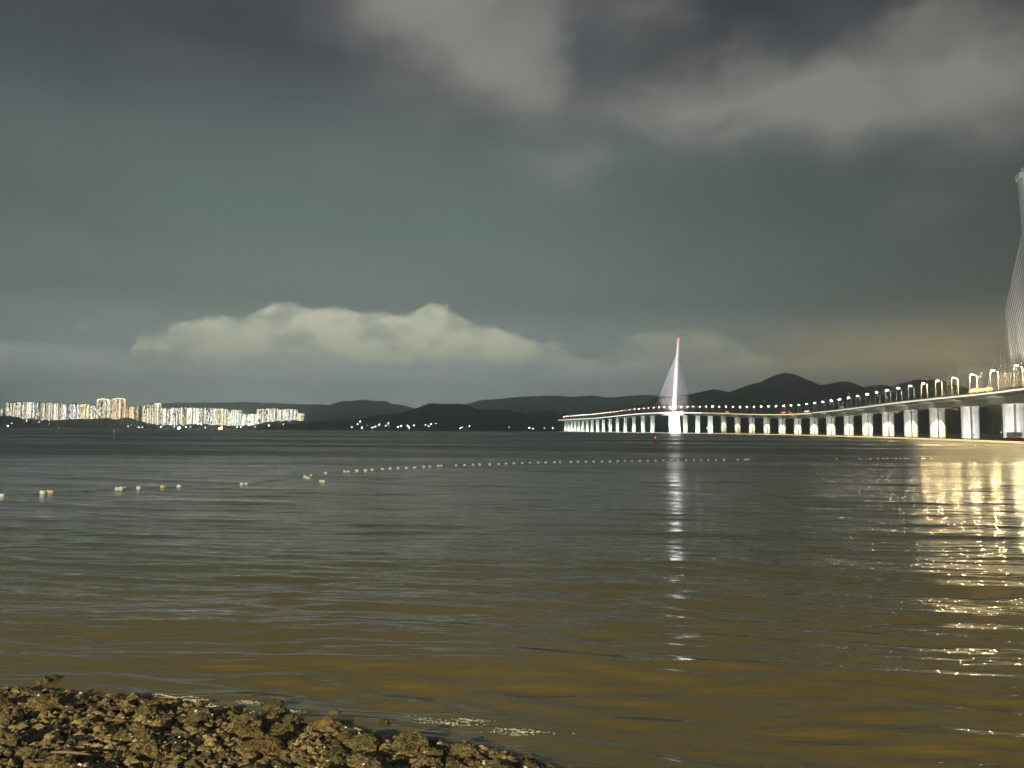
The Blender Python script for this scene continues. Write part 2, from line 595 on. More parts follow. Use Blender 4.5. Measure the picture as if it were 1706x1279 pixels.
# ------------------------------------------------------------------ water: one sheet, waves modelled near the shore, flattening far out
rows = [6.0]
while rows[-1] < 190:
    rows.append(rows[-1] * 1.0066 + .006)
rows_far = [205, 240, 300, 400, 600, 900, 1400, 2200, 3500, 6000, 9200]
NC = 520
ts = np.linspace(-1, 1, NC)
ys = np.array(rows + rows_far)
Yg, Tg = np.meshgrid(ys, ts, indexing='ij')
Xg = Tg * (9 + .88 * Yg)
Zg = np.zeros_like(Xg)
nw = 46
for i in range(nw):
    lam = 0.45 * (9.0 / .45) ** (i / (nw - 1)) * rng.uniform(.85, 1.15)
    th = R(-90 + rng.normal(-9, 12))
    k = 2 * math.pi / lam
    kx, ky = k * math.cos(th), k * math.sin(th)
    amp = .0058 * lam ** .55 * (.85 if lam < 1.0 else .55) * rng.uniform(.6, 1.3)
    gx = .5 + .5 * np.sin(Xg * (k / 9) * rng.uniform(-1, 1) + Yg * (k / 7) * rng.uniform(-1, 1) + rng.uniform(0, 6))
    samp = 3.2 * .0066 * Yg
    keep = np.clip((lam - samp) / (lam * .5), 0, 1)
    Zg += amp * (.08 + 2.1 * gx ** 4) * keep * np.sin(kx * Xg + ky * Yg + rng.uniform(0, 2 * math.pi))
fade = np.clip((185 - Yg) / 70, 0, 1) * np.clip((1 - np.abs(Tg)) / .04, 0, 1)
Zg *= fade
nr = len(ys)
vs = np.stack([Xg, Yg, Zg], -1).reshape(-1, 3)
idx = np.arange(nr * NC).reshape(nr, NC)
qs = np.stack([idx[:-1, :-1], idx[:-1, 1:], idx[1:, 1:], idx[1:, :-1]], -1).reshape(-1, 4)
side_v, side_f = [], []
o0 = len(vs)
for j in range(nr):
    side_v += [(-9500, ys[j], 0), (9500, ys[j], 0)]
for j in range(0, nr - 1):
    side_f += [(o0 + 2 * j, idx[j, 0], idx[j + 1, 0], o0 + 2 * j + 2), (idx[j, -1], o0 + 2 * j + 1, o0 + 2 * j + 3, idx[j + 1, -1])]
me = bpy.data.meshes.new('water')
me.from_pydata(np.concatenate([vs, np.array(side_v)]).tolist(), [], qs.tolist() + [tuple(int(i) for i in f) for f in side_f])
me.polygons.foreach_set('use_smooth', [True] * len(me.polygons))
me.materials.append(wm)
me.update()
tag(link('water', me), kind='structure')


# ------------------------------------------------------------------ hills and far shore
def hill(name, prof, Yr, depth_f, depth_b, m, seed, rough, nrow=26, step=4.0, front=None):
    us = np.arange(prof[0][0], prof[-1][0] + .1, step)
    pv = np.interp(us, [p[0] for p in prof], [p[1] for p in prof])
    vs, fs = [], []
    n = len(us)
    for r_ in range(nrow + 1):
        q = r_ / nrow
        for u, v in zip(us, pv):
            p = at(u, v, Yr)
            ridge = max(p.z, 0)
            if q <= .62:
                s = q / .62
                f = math.sin(s * math.pi / 2) ** 1.25
                y = Yr - depth_f * (1 - s)
            else:
                s = (q - .62) / .38
                f = math.cos(s * math.pi / 2)
                y = Yr + depth_b * s
            nz = noise.fractal((p.x * rough[1], y * rough[1], seed), 1.0, 2.0, 5) * rough[0]
            w = math.sin(min(1, q / .62) * math.pi) if q < .62 else 0
            nz2 = noise.noise((p.x / 400 + seed, y / 600, 0)) * ridge * .16 * w
            vs.append((p.x + nz * .4, y, f * ridge + (nz * min(1, f * 3) if ridge > 6 else 0) * .8 + nz2 - (2.0 if f < .001 else 0)))
    for r_ in range(nrow):
        for i in range(n - 1):
            a = r_ * n + i
            fs.append((a, a + 1, a + n + 1, a + n))
    b_ = MB()
    b_.v, b_.f, b_.mi = vs, fs, [0] * len(fs)
    return tag(b_.build(name, m, smooth=True), kind='structure')


hill('far_mountain_range', [(-300, 696), (-60, 690), (120, 682), (230, 676), (290, 672), (340, 670), (400, 671), (470, 672), (520, 674), (560, 676), (600, 680), (660, 684), (700, 694), (760, 704), (800, 716)],
     7900, 1100, 1200, 'far_forest', 3.0, (14, .003), step=6)
hill('hazy_mountain', [(440, 712), (490, 700), (530, 688), (556, 674), (572, 668), (588, 669), (606, 665), (622, 668), (640, 667), (652, 672), (668, 674), (690, 681), (740, 690), (780, 700), (830, 712)],
     7000, 800, 900, 'far_forest', 9.0, (10, .004), step=4)
hill('hazy_mountain_range', [(690, 712), (740, 690), (780, 672), (800, 666), (850, 663), (880, 661), (930, 660), (955, 663), (985, 659), (1010, 663), (1040, 660), (1075, 657), (1100, 660), (1160, 668), (1260, 676), (1420, 680), (1600, 690), (1800, 700)],
     7500, 1000, 1100, 'far_forest', 17.0, (11, .0035), step=6)
hill('right_mountain', [(1010, 716), (1025, 690), (1045, 680), (1068, 672), (1090, 662), (1120, 660), (1150, 657), (1172, 652), (1186, 648), (1198, 651), (1214, 656), (1232, 648), (1256, 639), (1275, 636), (1290, 626), (1306, 621), (1320, 624), (1336, 632),
                         (1356, 643), (1376, 641), (1392, 637), (1404, 637), (1420, 643), (1436, 648), (1450, 643), (1466, 641), (1484, 645), (1494, 648), (1508, 641), (1522, 634), (1536, 630), (1548, 633), (1562, 640), (1580, 650), (1610, 661), (1650, 668), (1720, 664), (1800, 672), (1950, 684), (2150, 700)],
     3700, 700, 900, 'forest', 5.0, (6, .008), nrow=34, step=3)
hill('headland_hill', [(470, 714), (500, 706), (540, 703), (575, 705), (600, 699), (630, 694), (660, 690), (680, 686), (700, 680), (713, 674), (722, 673), (740, 675), (760, 674), (775, 675), (790, 681), (806, 685), (830, 684), (848, 684), (860, 688), (880, 691), (900, 687), (920, 686), (936, 691), (950, 697), (975, 704), (1010, 712)],
     3250, 560, 800, 'forest', 11.0, (8, .012), nrow=30, step=2.5)
# low land that carries the estate and closes the bay
mb = MB()
lx = np.linspace(-6000, 6000, 160)
prev = None
for i, x in enumerate(lx):
    f0 = 3700 + 120 * noise.noise((x / 500, 0, 1)) + (900 if x > 700 else 900 * max(0, (x - 300) / 400) if x > 300 else 0)
    for y, z in ((f0, -1.0), (f0 + 15, 3.0), (f0 + 120, 7.0), (f0 + 4200, 9.0)):
        mb.v.append((x, y, z))
for i in range(len(lx) - 1):
    for k in range(3):
        a = i * 4 + k
        mb.f.append((a, a + 4, a + 5, a + 1))
        mb.mi.append(0)
tag(mb.build('far_shore', 'land'), kind='structure')


def ico(sub):
    bm = bmesh.new()
    bmesh.ops.create_icosphere(bm, subdivisions=sub, radius=1)
    v = np.array([p.co[:] for p in bm.verts])
    f = [tuple(q.index for q in fc.verts) for fc in bm.faces]
    bm.free()
    return v, f


ICO1, ICO2 = ico(1), ico(2)


def lumps(name, spots, m, label, cat):
    V, Fc, o = [], [], 0
    v0, f0 = ICO2
    for (x, y, z, rx, rz) in spots:
        jit = 1 + rng.uniform(-.28, .28, (len(v0), 1))
        V.append(v0 * jit * np.array([rx, rx, rz]) + np.array([x, y, z]))
        Fc += [tuple(i + o for i in f) for f in f0]
        o += len(v0)
    me_ = bpy.data.meshes.new(name)
    me_.from_pydata(np.concatenate(V).tolist(), [], Fc)
    me_.materials.append(MATS[m])
    return tag(link(name, me_), label, cat, kind='stuff')


woodtop = [(-60, 693), (0, 693), (22, 693), (36, 698), (52, 696), (60, 699), (90, 700), (120, 698), (140, 698), (165, 697), (182, 696), (190, 699), (205, 697), (215, 696), (228, 699), (243, 704), (262, 707), (300, 708), (330, 706), (380, 709), (425, 708), (440, 704),
           (455, 702), (470, 700), (490, 700), (510, 701), (540, 704), (575, 706), (610, 708)]
sp_ = []
for u in np.arange(-60, 600, 1.1):
    vt = np.interp(u, [p[0] for p in woodtop], [p[1] for p in woodtop]) + rng.uniform(-1.2, 1.5)
    for Y in (3760, 3840, 3900):
        p = at(u + rng.uniform(-2, 2), vt + (3900 - Y) / 40 + rng.uniform(0, 2), Y + rng.uniform(-20, 20))
        r_ = rng.uniform(7, 13)
        zz = max(p.z - r_ * .8, 4)
        sp_.append((p.x, p.y, zz, r_, r_ * .9))
        sp_.append((p.x + rng.uniform(-9, 9), p.y - 8, zz * .5, r_ * 1.3, max(zz * .6, 7)))
lumps('shore_woods', sp_, 'leaf_mass', 'dark belt of trees along the far shore below the lit estate', 'woods')
sp_ = []
hp = [(600, 699), (630, 694), (660, 690), (680, 686), (700, 680), (713, 674), (722, 673), (740, 675), (760, 674), (775, 675), (790, 681), (806, 685), (830, 684), (848, 684), (860, 688), (880, 691), (900, 687), (920, 686), (936, 691), (950, 697), (970, 704)]
for u in np.arange(520, 965, .8):
    vt = np.interp(u, [p[0] for p in hp], [p[1] for p in hp]) if u > 600 else 704 - (u - 520) * .05
    p = at(u, vt, 3245 + rng.uniform(-12, 12))
    r_ = rng.uniform(4, 8) * (1.7 if rng.random() < .06 else 1)
    sp_.append((p.x, p.y, p.z - r_ * rng.uniform(.2, .9), r_, r_ * 1.1))
lumps('hill_woods', sp_, 'leaf_mass', 'dark trees along the crest of the wooded headland', 'woods')

# ------------------------------------------------------------------ far housing estate: one object per tower
TOWERS = [(-4, 3, 680, 'g'), (10, 24, 671, 'w'), (25.5, 40, 670, 'm'), (42, 58, 670, 'm'), (62, 68, 671, 'c'), (70, 79, 671, 'y'), (80, 87, 671, 'm'), (88.5, 101, 671, 'm'), (103, 115, 674, 'm'), (116, 132, 673, 'b'), (133, 148, 673, 'y'),
          (149, 160, 675, 'm'), (161, 183, 666, 'w'), (186, 209, 665, 'o'), (210, 230, 677, 'o'), (237, 247, 674, 'm'), (248, 256, 673, 'w'), (257, 268, 673, 'y'), (269, 281, 680, 'c'), (284, 296, 679, 'c'), (298, 310, 679, 'y'), (312, 325, 679, 'm'), (326, 337, 680, 'c'),
          (340, 350, 679, 'c'), (351.5, 362, 680, 'm'), (363, 377, 680, 'y'), (379, 390, 682, 'g'), (391, 402, 682, 'g'), (403, 413, 690, 'c'), (414, 427, 689, 'c'), (428, 439, 681, 'm'), (440, 452, 681, 'w'), (453, 463, 681, 'g'), (464, 474, 682, 'm'),
          (475, 485, 681, 'c'), (486, 496, 682, 'c'), (497, 506, 688, 'y')]
PAL = {'w': [.45, .3, .1, .15, 0, 0], 'm': [.3, .45, .15, .05, .02, .03], 'c': [.12, .6, .15, .02, 0, .11], 'y': [.4, .15, .1, .35, 0, 0], 'b': [.1, .4, .1, 0, 0, .4], 'o': [.3, .12, 0, .15, .43, 0], 'g': [.2, .4, .4, 0, 0, 0]}
TINT = {'w': 'warm white', 'm': 'cream white', 'c': 'cool white', 'y': 'yellowish', 'b': 'bluish white', 'o': 'orange', 'g': 'greenish white'}


def make_tower(ul, ur, vt, tint, i):
    Y = 4050 + rng.uniform(-60, 90)
    a, c2 = at(ul, 705, Y), at(ur, 705, Y)
    W = abs(c2.x - a.x)
    H = at((ul + ur) / 2, vt, Y).z - 7
    D = 30.0
    root = empty('apartment_tower', ((a.x + c2.x) / 2, Y, 7.0), 0)
    arm = W * rng.uniform(.26, .36)
    b_ = MB()
    poly = [(-W / 2, -D * .22), (-arm, -D * .22), (-arm, -D / 2), (arm, -D / 2), (arm, -D * .22), (W / 2, -D * .22), (W / 2, D * .22), (arm, D * .22), (arm, D / 2), (-arm, D / 2), (-arm, D * .22), (-W / 2, D * .22)]
    b_.prism(poly, 0, H)
    b_.build('wall', 'tower_wall_warm' if tint == 'o' else 'tower_wall', root)
    r_ = MB()
    r_.box((0, 0, H + 2.2), (W * .5, D * .4, 4.4)).box((0, 0, H + 5.2), (W * .22, D * .2, 2.0))
    r_.build('roof_house', 'tower_wall', root)
    w_ = MB()
    fl = int(H // 3.6)
    pal = PAL[tint]
    ncol = max(3, int(W / 3.7))
    for c_ in range(ncol):
        x = -W / 2 + (c_ + .5) * W / ncol
        y = (-D / 2 if abs(x) < arm - .6 else -D * .22) - .15
        pc = rng.choice([.88, .72, .5, .22])
        base_m = rng.choice(6, p=pal)
        for k in range(fl):
            if rng.random() > pc:
                continue
            z = 2.2 + k * 3.6
            m_ = base_m if rng.random() < .5 else rng.choice(6, p=pal)
            hw = W / ncol * .36
            w_.add([(x - hw, y, z - 1.15), (x + hw, y, z - 1.15), (x + hw, y, z + 1.15), (x - hw, y, z + 1.15)], [(0, 1, 2, 3)], int(m_))
    for sx in (-1, 1):
        for yy in (-D * .10, D * .10):
            for k in range(fl):
                if rng.random() < .5:
                    z = 2.2 + k * 3.6
                    x = sx * (W / 2 + .15)
                    w_.add([(x, yy - 1.2, z - 1.1), (x, yy + 1.2, z - 1.1), (x, yy + 1.2, z + 1.1), (x, yy - 1.2, z + 1.1)], [(0, 1, 2, 3)], int(rng.choice(6, p=pal)))
    o = w_.build('lit_windows', WIN, root)
    o['kind'] = 'stuff'
    if vt <= 666 or (ul == 257):
        cr = MB()
        n_ = 14
        for q in range(n_):
            w = q / (n_ - 1)
            cr.box((-W * .42 + w * W * .84, -D * .3, H + (4.5 * math.sin(w * math.pi) if vt <= 666 else 1.0)), (W * .07, 2.0, 2.2))
        cr.build('crown_lights', 'window_white' if ul == 257 else 'window_warm', root)
    extra = ''
    if vt <= 666:
        extra = ' with lit curved crown'
    elif ul == 257:
        extra = ' with a bright lit top'
    elif vt >= 688:
        extra = ', lower than its neighbours'
    elif W < 26:
        extra = ', narrow'
    tag(root, f'{TINT[tint]} lit apartment tower{extra}, {ordinal(i + 1)} from the left across the bay', 'apartment tower', 'lit towers of the housing estate across the bay')
    return root


for i, (ul, ur, vt, ti) in enumerate(TOWERS):
    make_tower(ul, ur, vt, ti, i)

# ------------------------------------------------------------------ lamps along the far shore
SHORE = [(13, 709, 3, 'c'), (20, 705, 1.6, 'c'), (44, 701, 1.4, 'c'), (65, 703, 1.4, 'c'), (98, 712, 1.2, 'w'), (82, 706, 1, 'w'), (214, 710, 2, 'c'), (219, 707.5, 1.6, 'c'), (231, 711.5, 1.8, 'c'), (237, 711.5, 1.8, 'c'), (268, 711, 2, 'c'), (272, 708, 1.6, 'c'),
         (283, 707, 1.4, 'c'), (290, 711, 1.6, 'c'), (305, 708, 1.4, 'c'), (310, 711, 2.0, 'c'), (317, 710, 1.5, 'c'), (330, 706, 2.2, 'w'), (336, 707, 1.3, 'w'), (342, 711.5, 1.6, 'c'), (395, 711, 1.4, 'c'), (401, 711, 2.0, 'w'), (405, 707, 1.8, 'c'), (418, 707, 2.6, 'c'), (425, 711, 1.3, 'c'),
         (448, 708.5, 2.6, 'c'), (472, 706.5, 1.2, 'w'), (485, 706, 1.2, 'c'), (509, 711, 2.0, 'c'), (586, 711.5, 1.8, 'c'), (596, 706, 1.6, 'c'), (600, 702, 2.4, 'w'), (603, 712, 2.8, 'c'), (612, 709, 1.2, 'w'), (620, 712, 2.4, 'c'), (625, 710.5, 2.2, 'w'), (632, 707, 2.2, 'c'), (643, 709, 1.3, 'c'), (647, 705, 2.0, 'c'),
         (663, 711.5, 1.8, 'w'), (668, 709.5, 2.2, 'w'), (679, 709, 1.8, 'c'), (682, 712, 2.2, 'c'), (690, 708.5, 1.8, 'c'), (709, 707.5, 1.6, 'c'), (714, 710, 1.8, 'c'), (718, 706.5, 2.0, 'c'), (727, 705, 1.2, 'c'), (767, 713, 1.8, 'w'), (770, 712, 1.5, 'c'), (782, 709.5, 1.6, 'w'), (848, 711.5, 1.2, 'w'),
         (882, 712.5, 2.6, 'c'), (888, 714, 1.4, 'c'), (907, 713, 1.0, 'c'), (921, 712.5, 1.6, 'c'), (1632, 719, 1.0, 'c'), (1668, 719.5, 1.6, 'c'), (1178, 712.5, 1.8, 'c'), (1155, 711.5, 1.1, 'w')]
for i, (u, v, rad, t_) in enumerate(SHORE):
    Y = 3640 if u < 560 else (2700 if u < 930 else 2960)
    p = at(u, v, Y)
    if p.z < 3.0:
        p.z = 3.0
    hz = p.z
    root = empty('shore_lamp', (p.x, p.y, -.5))
    MB().tube([(0, 0, 0), (0, 0, hz + .5)], .35, 6).build('pole', 'dark_steel', root)
    rr = rad * (1.0 if Y > 3000 else .72)
    hd = MB().lathe([(rr * .3, -rr * .8), (rr * .85, -rr * .4), (rr, 0), (rr * .8, rr * .45), (rr * .3, rr * .7)], 8).build('lamp_head', 'shore_lamp_cool' if t_ == 'c' else 'shore_lamp_warm', root, True)
    hd.location = (0, 0, hz + .5)
    where = 'below the lit estate' if u < 560 else 'at the foot of the dark headland' if u < 930 else 'seen under the bridge deck'
    k_ = 1 + sum(1 for q in SHORE if q[0] < u and ((q[0] < 560) == (u < 560)) and ((q[0] < 930) == (u < 930)))
    tag(root, f'{"white" if t_ == "c" else "warm"} shore light {where}, {ordinal(k_)} such light from the left', 'lamp', 'lights along the far shore')


# ------------------------------------------------------------------ small boats on the far side
def make_boat(name, loc, length, rz, hull_m, lamp_m, lamp_r, label, cat='boat'):
    root = empty(name, loc, rz)
    L, Wd = length, length * .27
    h_ = MB()
    sec = []
    for q, wf, sh in ((-.5, .75, .9), (-.3, 1, .7), (.1, 1, .7), (.35, .7, .85), (.5, .05, 1.2)):
        sec.append([(q * L, -Wd / 2 * wf, sh * L * .11), (q * L, -Wd / 2 * wf * .7, -.5), (q * L, Wd / 2 * wf * .7, -.5), (q * L, Wd / 2 * wf, sh * L * .11)])
    for s in sec:
        h_.v += s
    for i_ in range(len(sec) - 1):
        a = i_ * 4
        for k in range(4):
            h_.f.append((a + k, a + (k + 1) % 4, a + 4 + (k + 1) % 4, a + 4 + k))
            h_.mi.append(0)
    h_.f += [(3, 2, 1, 0), (16, 17, 18, 19)]
    h_.mi += [0, 0]
    h_.build('hull', hull_m, root)
    cab = MB()
    cab.box((-L * .18, 0, L * .08 + L * .10), (L * .3, Wd * .7, L * .2)).box((-L * .18, 0, L * .29), (L * .34, Wd * .8, L * .02))
    cabo = cab.build('cabin', 'boat_white', root)
    wn = MB()
    for sx in (-1, 0, 1):
        wn.box((-L * .18 + sx * L * .09, 0, L * .22), (L * .06, Wd * .7 + .1, L * .06))
    wn.build('window', 'glass_dark', cabo)
    MB().tube([(-L * .1, 0, L * .3), (-L * .1, 0, L * .5)], L * .008, 6).build('mast', 'steel', root)
    lo = MB().lathe([(lamp_r * .3, -lamp_r * .8), (lamp_r, 0), (lamp_r * .3, lamp_r * .8)], 8).build('lamp', lamp_m, root)
    lo.location = (-L * .02, -Wd * .4, L * .27)
    l2 = MB().lathe([(lamp_r * .3, -lamp_r * .8), (lamp_r * .8, 0), (lamp_r * .3, lamp_r * .8)], 8).build('lamp', lamp_m, root)
    l2.location = (-L * .32, -Wd * .5, L * .2)
    return tag(root, label, cat)


p = on_water(369, 715.9)
make_boat('work_boat', (at(369, 715, 2600).x, 2600, 0), 19, R(6), 'hull_dark', 'amber_lamp', 4.2, 'boat with blazing amber lights below the middle of the estate')
make_boat('work_boat', (at(300, 715, 2800).x, 2800, 0), 18, R(-8), 'hull_dark', 'shore_lamp_cool', 3.6, 'boat with blazing blue-white lights left of the amber-lit boat')
# the beacon post standing in the water off the estate
p = on_water(190, 731)
bp_ = empty('channel_marker', (p.x, p.y, 0))
MB().tube([(0, 0, -1), (0, 0, 2.6)], .09, 8).build('post', 'steel', bp_)
MB().lathe([(.35, 0), (.35, .5), (.05, 1.0)], 8).build('topmark', 'float_white', bp_).location = (0, 0, 2.3)
tag(bp_, 'slim pale marker post standing in the water off the estate', 'marker')
p = on_water(1092, 739)
cb = empty('channel_buoy', (p.x, p.y, 0))
MB().lathe([(.5, -.4), (1.0, -.1), (1.05, .35), (.7, .6)], 14).build('float_body', 'buoy_red', cb, True)
MB().lathe([(.65, .55), (.22, 2.2)], 8).build('tower', 'buoy_red', cb)
MB().lathe([(.05, 2.2), (.28, 2.35), (.05, 2.9)], 8).build('topmark', 'buoy_red', cb)
MB().lathe([(.08, 2.9), (.14, 3.0), (.08, 3.15)], 8).build('lantern', 'red_lamp', cb)
cb.scale = (.6, .6, .6)
tag(cb, 'small red channel buoy with topmark in front of the white pylon', 'buoy')

# ------------------------------------------------------------------ the bridge
PTS = [(95, -90), (118, 0), (141, 80), (165, 160), (187, 230), (205, 290), (218.4, 335), (234.5, 394), (249.9, 452), (264.3, 510), (277.6, 568), (289.7, 627), (300.3, 686), (309.2, 746), (316.4, 806), (321.6, 866), (325, 926), (326.5, 986), (326.2, 1046), (324.3, 1106), (320.8, 1166),
       (316, 1226), (310, 1285), (302.8, 1345), (295.5, 1400), (277.6, 1520), (268.3, 1578), (259, 1636), (249.5, 1695), (240.1, 1754), (231.2, 1812), (222.7, 1870), (214.6, 1928), (207.1, 1986), (200.2, 2044), (193.8, 2102), (187.9, 2160), (182.4, 2218), (177.3, 2276), (172.3, 2334), (167.3, 2392), (158, 2500)]
HTS = [18, 18.5, 19.5, 20.3, 20.7, 20.9, 21.1, 22.1, 22.8, 23.3, 23.4, 23.3, 23.0, 22.9, 23.0, 23.4, 24.3, 25.7, 27.3, 29.1, 31.2, 33.1, 34.7, 36.2, 37.4, 38.9, 38.8, 38.4, 37.5, 36.6, 35.7, 35.1, 35.0, 35.0, 35.1, 35.2, 35.4, 35.6, 35.8, 36.0, 36.5, 37]
py_ = np.array([p[1] for p in PTS], float)
px_ = np.array([p[0] for p in PTS], float)
fine_y = np.arange(-90, 2500.1, 2.0)


def smooth_interp(x, xp, fp):
    base_ = np.interp(x, xp, fp)
    k = np.ones(31) / 31
    pad = np.concatenate([2 * base_[0] - base_[1:31][::-1], base_, 2 * base_[-1] - base_[-31:-1][::-1]])
    return np.convolve(np.convolve(pad, k, 'same'), k, 'same')[30:-30]


fx = smooth_interp(fine_y, py_, px_)
fh = smooth_interp(fine_y, py_, np.array(HTS, float))
arc = np.concatenate([[0], np.cumsum(np.hypot(np.diff(fx), 2.0))])


def by_y(y):
    x = np.interp(y, fine_y, fx)
    h = np.interp(y, fine_y, fh)
    d = (np.interp(y + 3, fine_y, fx) - np.interp(y - 3, fine_y, fx)) / 6
    n = math.hypot(1, d)
    return Vector((x, y, h)), Vector((d / n, 1 / n, 0)), Vector((1 / n, -d / n, 0))  # point, along (away), right normal


def by_s(s):
    return by_y(float(np.interp(s, arc, fine_y)))


def s_of(y):
    return float(np.interp(y, fine_y, arc))


bridge = empty('bridge', (0, 0, 0))
tag(bridge, 'long curved cable-stayed road bridge over the bay on lit piers', 'bridge')


def sweep(name, sec, y0, y1, m, step=14.0, closed=True, parent=bridge):
    s0, s1 = s_of(y0), s_of(y1)
    n = max(2, int((s1 - s0) / step))
    b_ = MB()
    K = len(sec)
    for i in range(n + 1):
        P, T, N = by_s(s0 + (s1 - s0) * i / n)
        for (a, z) in sec:
            b_.v.append(tuple(P + N * a + Vector((0, 0, z))))
    for i in range(n):
        for k in range(K if closed else K - 1):
            a, c_ = i * K + k, i * K + (k + 1) % K
            b_.f.append((a, a + K, c_ + K, c_))
            b_.mi.append(0)
    if closed:
        b_.f += [tuple(range(K)), tuple(reversed(range(n * K, n * K + K)))]
        b_.mi += [0, 0]
    return b_.build(name, m, parent)


HW = 9.0
sweep('deck', [(-HW, 0), (-HW, -1.15), (-HW + 3.4, -1.9), (-5.0, -4.8), (5.0, -4.8), (HW - 3.4, -1.9), (HW, -1.15), (HW, 0)], -90, 2500, 'pale_concrete')
sweep('road_surface', [(-HW + .8, .01), (-HW + .8, .06), (HW - .8, .06), (HW - .8, .01)], -90, 2500, 'asphalt')
for s_ in (-1, 1):
    sweep('parapet', [(s_ * HW - .05 * s_, .004), (s_ * HW - .05 * s_, .95), (s_ * (HW - .35), .95), (s_ * (HW - .35), .004)][::s_], -90, 2500, 'pale_concrete')
    rl = sweep('railing', [(s_ * (HW - .12), 1.25), (s_ * (HW - .12), 1.37), (s_ * (HW - .26), 1.37), (s_ * (HW - .26), 1.25)][::s_], -90, 2500, 'steel')
# added strips glow for the lit near fascia: white round the far pylon, yellow between, dim near
sweep('glow_strip', [(-HW - .10, -.95), (-HW - .10, -.02), (-HW - .02, -.02), (-HW - .02, -.95)][::-1], 1240, 2490, 'fascia_glow_white')
sweep('glow_strip', [(-HW - .10, -.60), (-HW - .10, -.02), (-HW - .02, -.02), (-HW - .02, -.60)][::-1], 780, 1236, 'fascia_glow_yellow')
sweep('glow_strip', [(-HW - .10, -.30), (-HW - .10, .30), (-HW - .02, .30), (-HW - .02, -.30)][::-1], 120, 776, 'fascia_glow_dim')

# piers
PIER_Y = [y for (x, y) in PTS if y > 300 and y not in (1400, 2500)]
PIER_Y = [80, 160] + PIER_Y


def pier_mesh(H):
    b_ = MB()
    out = []
    for s_ in (-1, 1):
        poly = [(s_ * .45, -2.3), (s_ * 1.6, -2.15), (s_ * 2.1, -1.85), (s_ * 3.4, -1.25), (s_ * 4.1, -.5), (s_ * 4.1, .5), (s_ * 3.4, 1.25), (s_ * 1.6, 2.15), (s_ * .45, 2.3)]
        if s_ < 0:
            poly = poly[::-1]
        out.append(poly)
    return out


for i, y in enumerate(PIER_Y):
    P, T, N = by_y(y)
    H = P.z - 4.8
    root = empty('pier', (P.x, P.y, 0), math.atan2(N.y, N.x))
    root.parent = bridge
    for poly in pier_mesh(H):
        MB().prism(poly, 1.0, H - 1.4).prism([(x * 1.0, yy * 1.0) for x, yy in poly], H - 1.4, H - .02, top=[(x * 1.06, yy * 1.25) for x, yy in poly]).build('column', 'pale_concrete', root)
    MB().prism([(-3.5, -1.8), (3.5, -1.8), (3.5, 1.8), (-3.5, 1.8)], -3, .98).build('footing', 'dark_concrete', root)
    far = y > 1200
    near = y < 420
    # assumed floodlights hung under the deck, lighting the lower part of the pier
    if near:
        fl_, tg_, w_, c_, cone = (-3.0, -16, 3.0), (0, 0, H * .55), 15000, (1, .97, .93), 100
    elif far:
        fl_, tg_, w_, c_, cone = (-2.0, -15, 4.0), (0, 0, H * .45), 46000, (.86, 1.0, .86), 110
    else:
        fl_, tg_, w_, c_, cone = (-.4, -9.0, H - 1.5), (0, -1.2, H * .18), 44000, (1.0, .84, .44), 44
    fb = MB()
    fb.box((0, 0, 0), (.7, .5, .45))
    if fl_[2] > 8:
        fb.box((0, 0, (H + 3.3 - fl_[2]) / 2), (.12, .12, H + 3.3 - fl_[2]))
    else:
        fb.box((0, 0, -fl_[2] / 2 - .6), (.16, .16, fl_[2] + 1.2))
    fo = fb.build('floodlight', 'dark_steel', root)
    fo.location = fl_
    d_ = (Vector(tg_) - Vector(fl_)).normalized()
    spot('flood_lamp', Vector(fl_) + d_ * .6, tg_, w_, c_, cone, .06 if not far and not near else .3, .15, root)
    if 420 < y < 1210:
        spot('flood_lamp', (-7, -20, 2.5), (0, 0, H * .9), 13500, (1, .96, .89), 95, .5, .3, root)  # added wash lamp with no fixture, lifts pier tops and girder


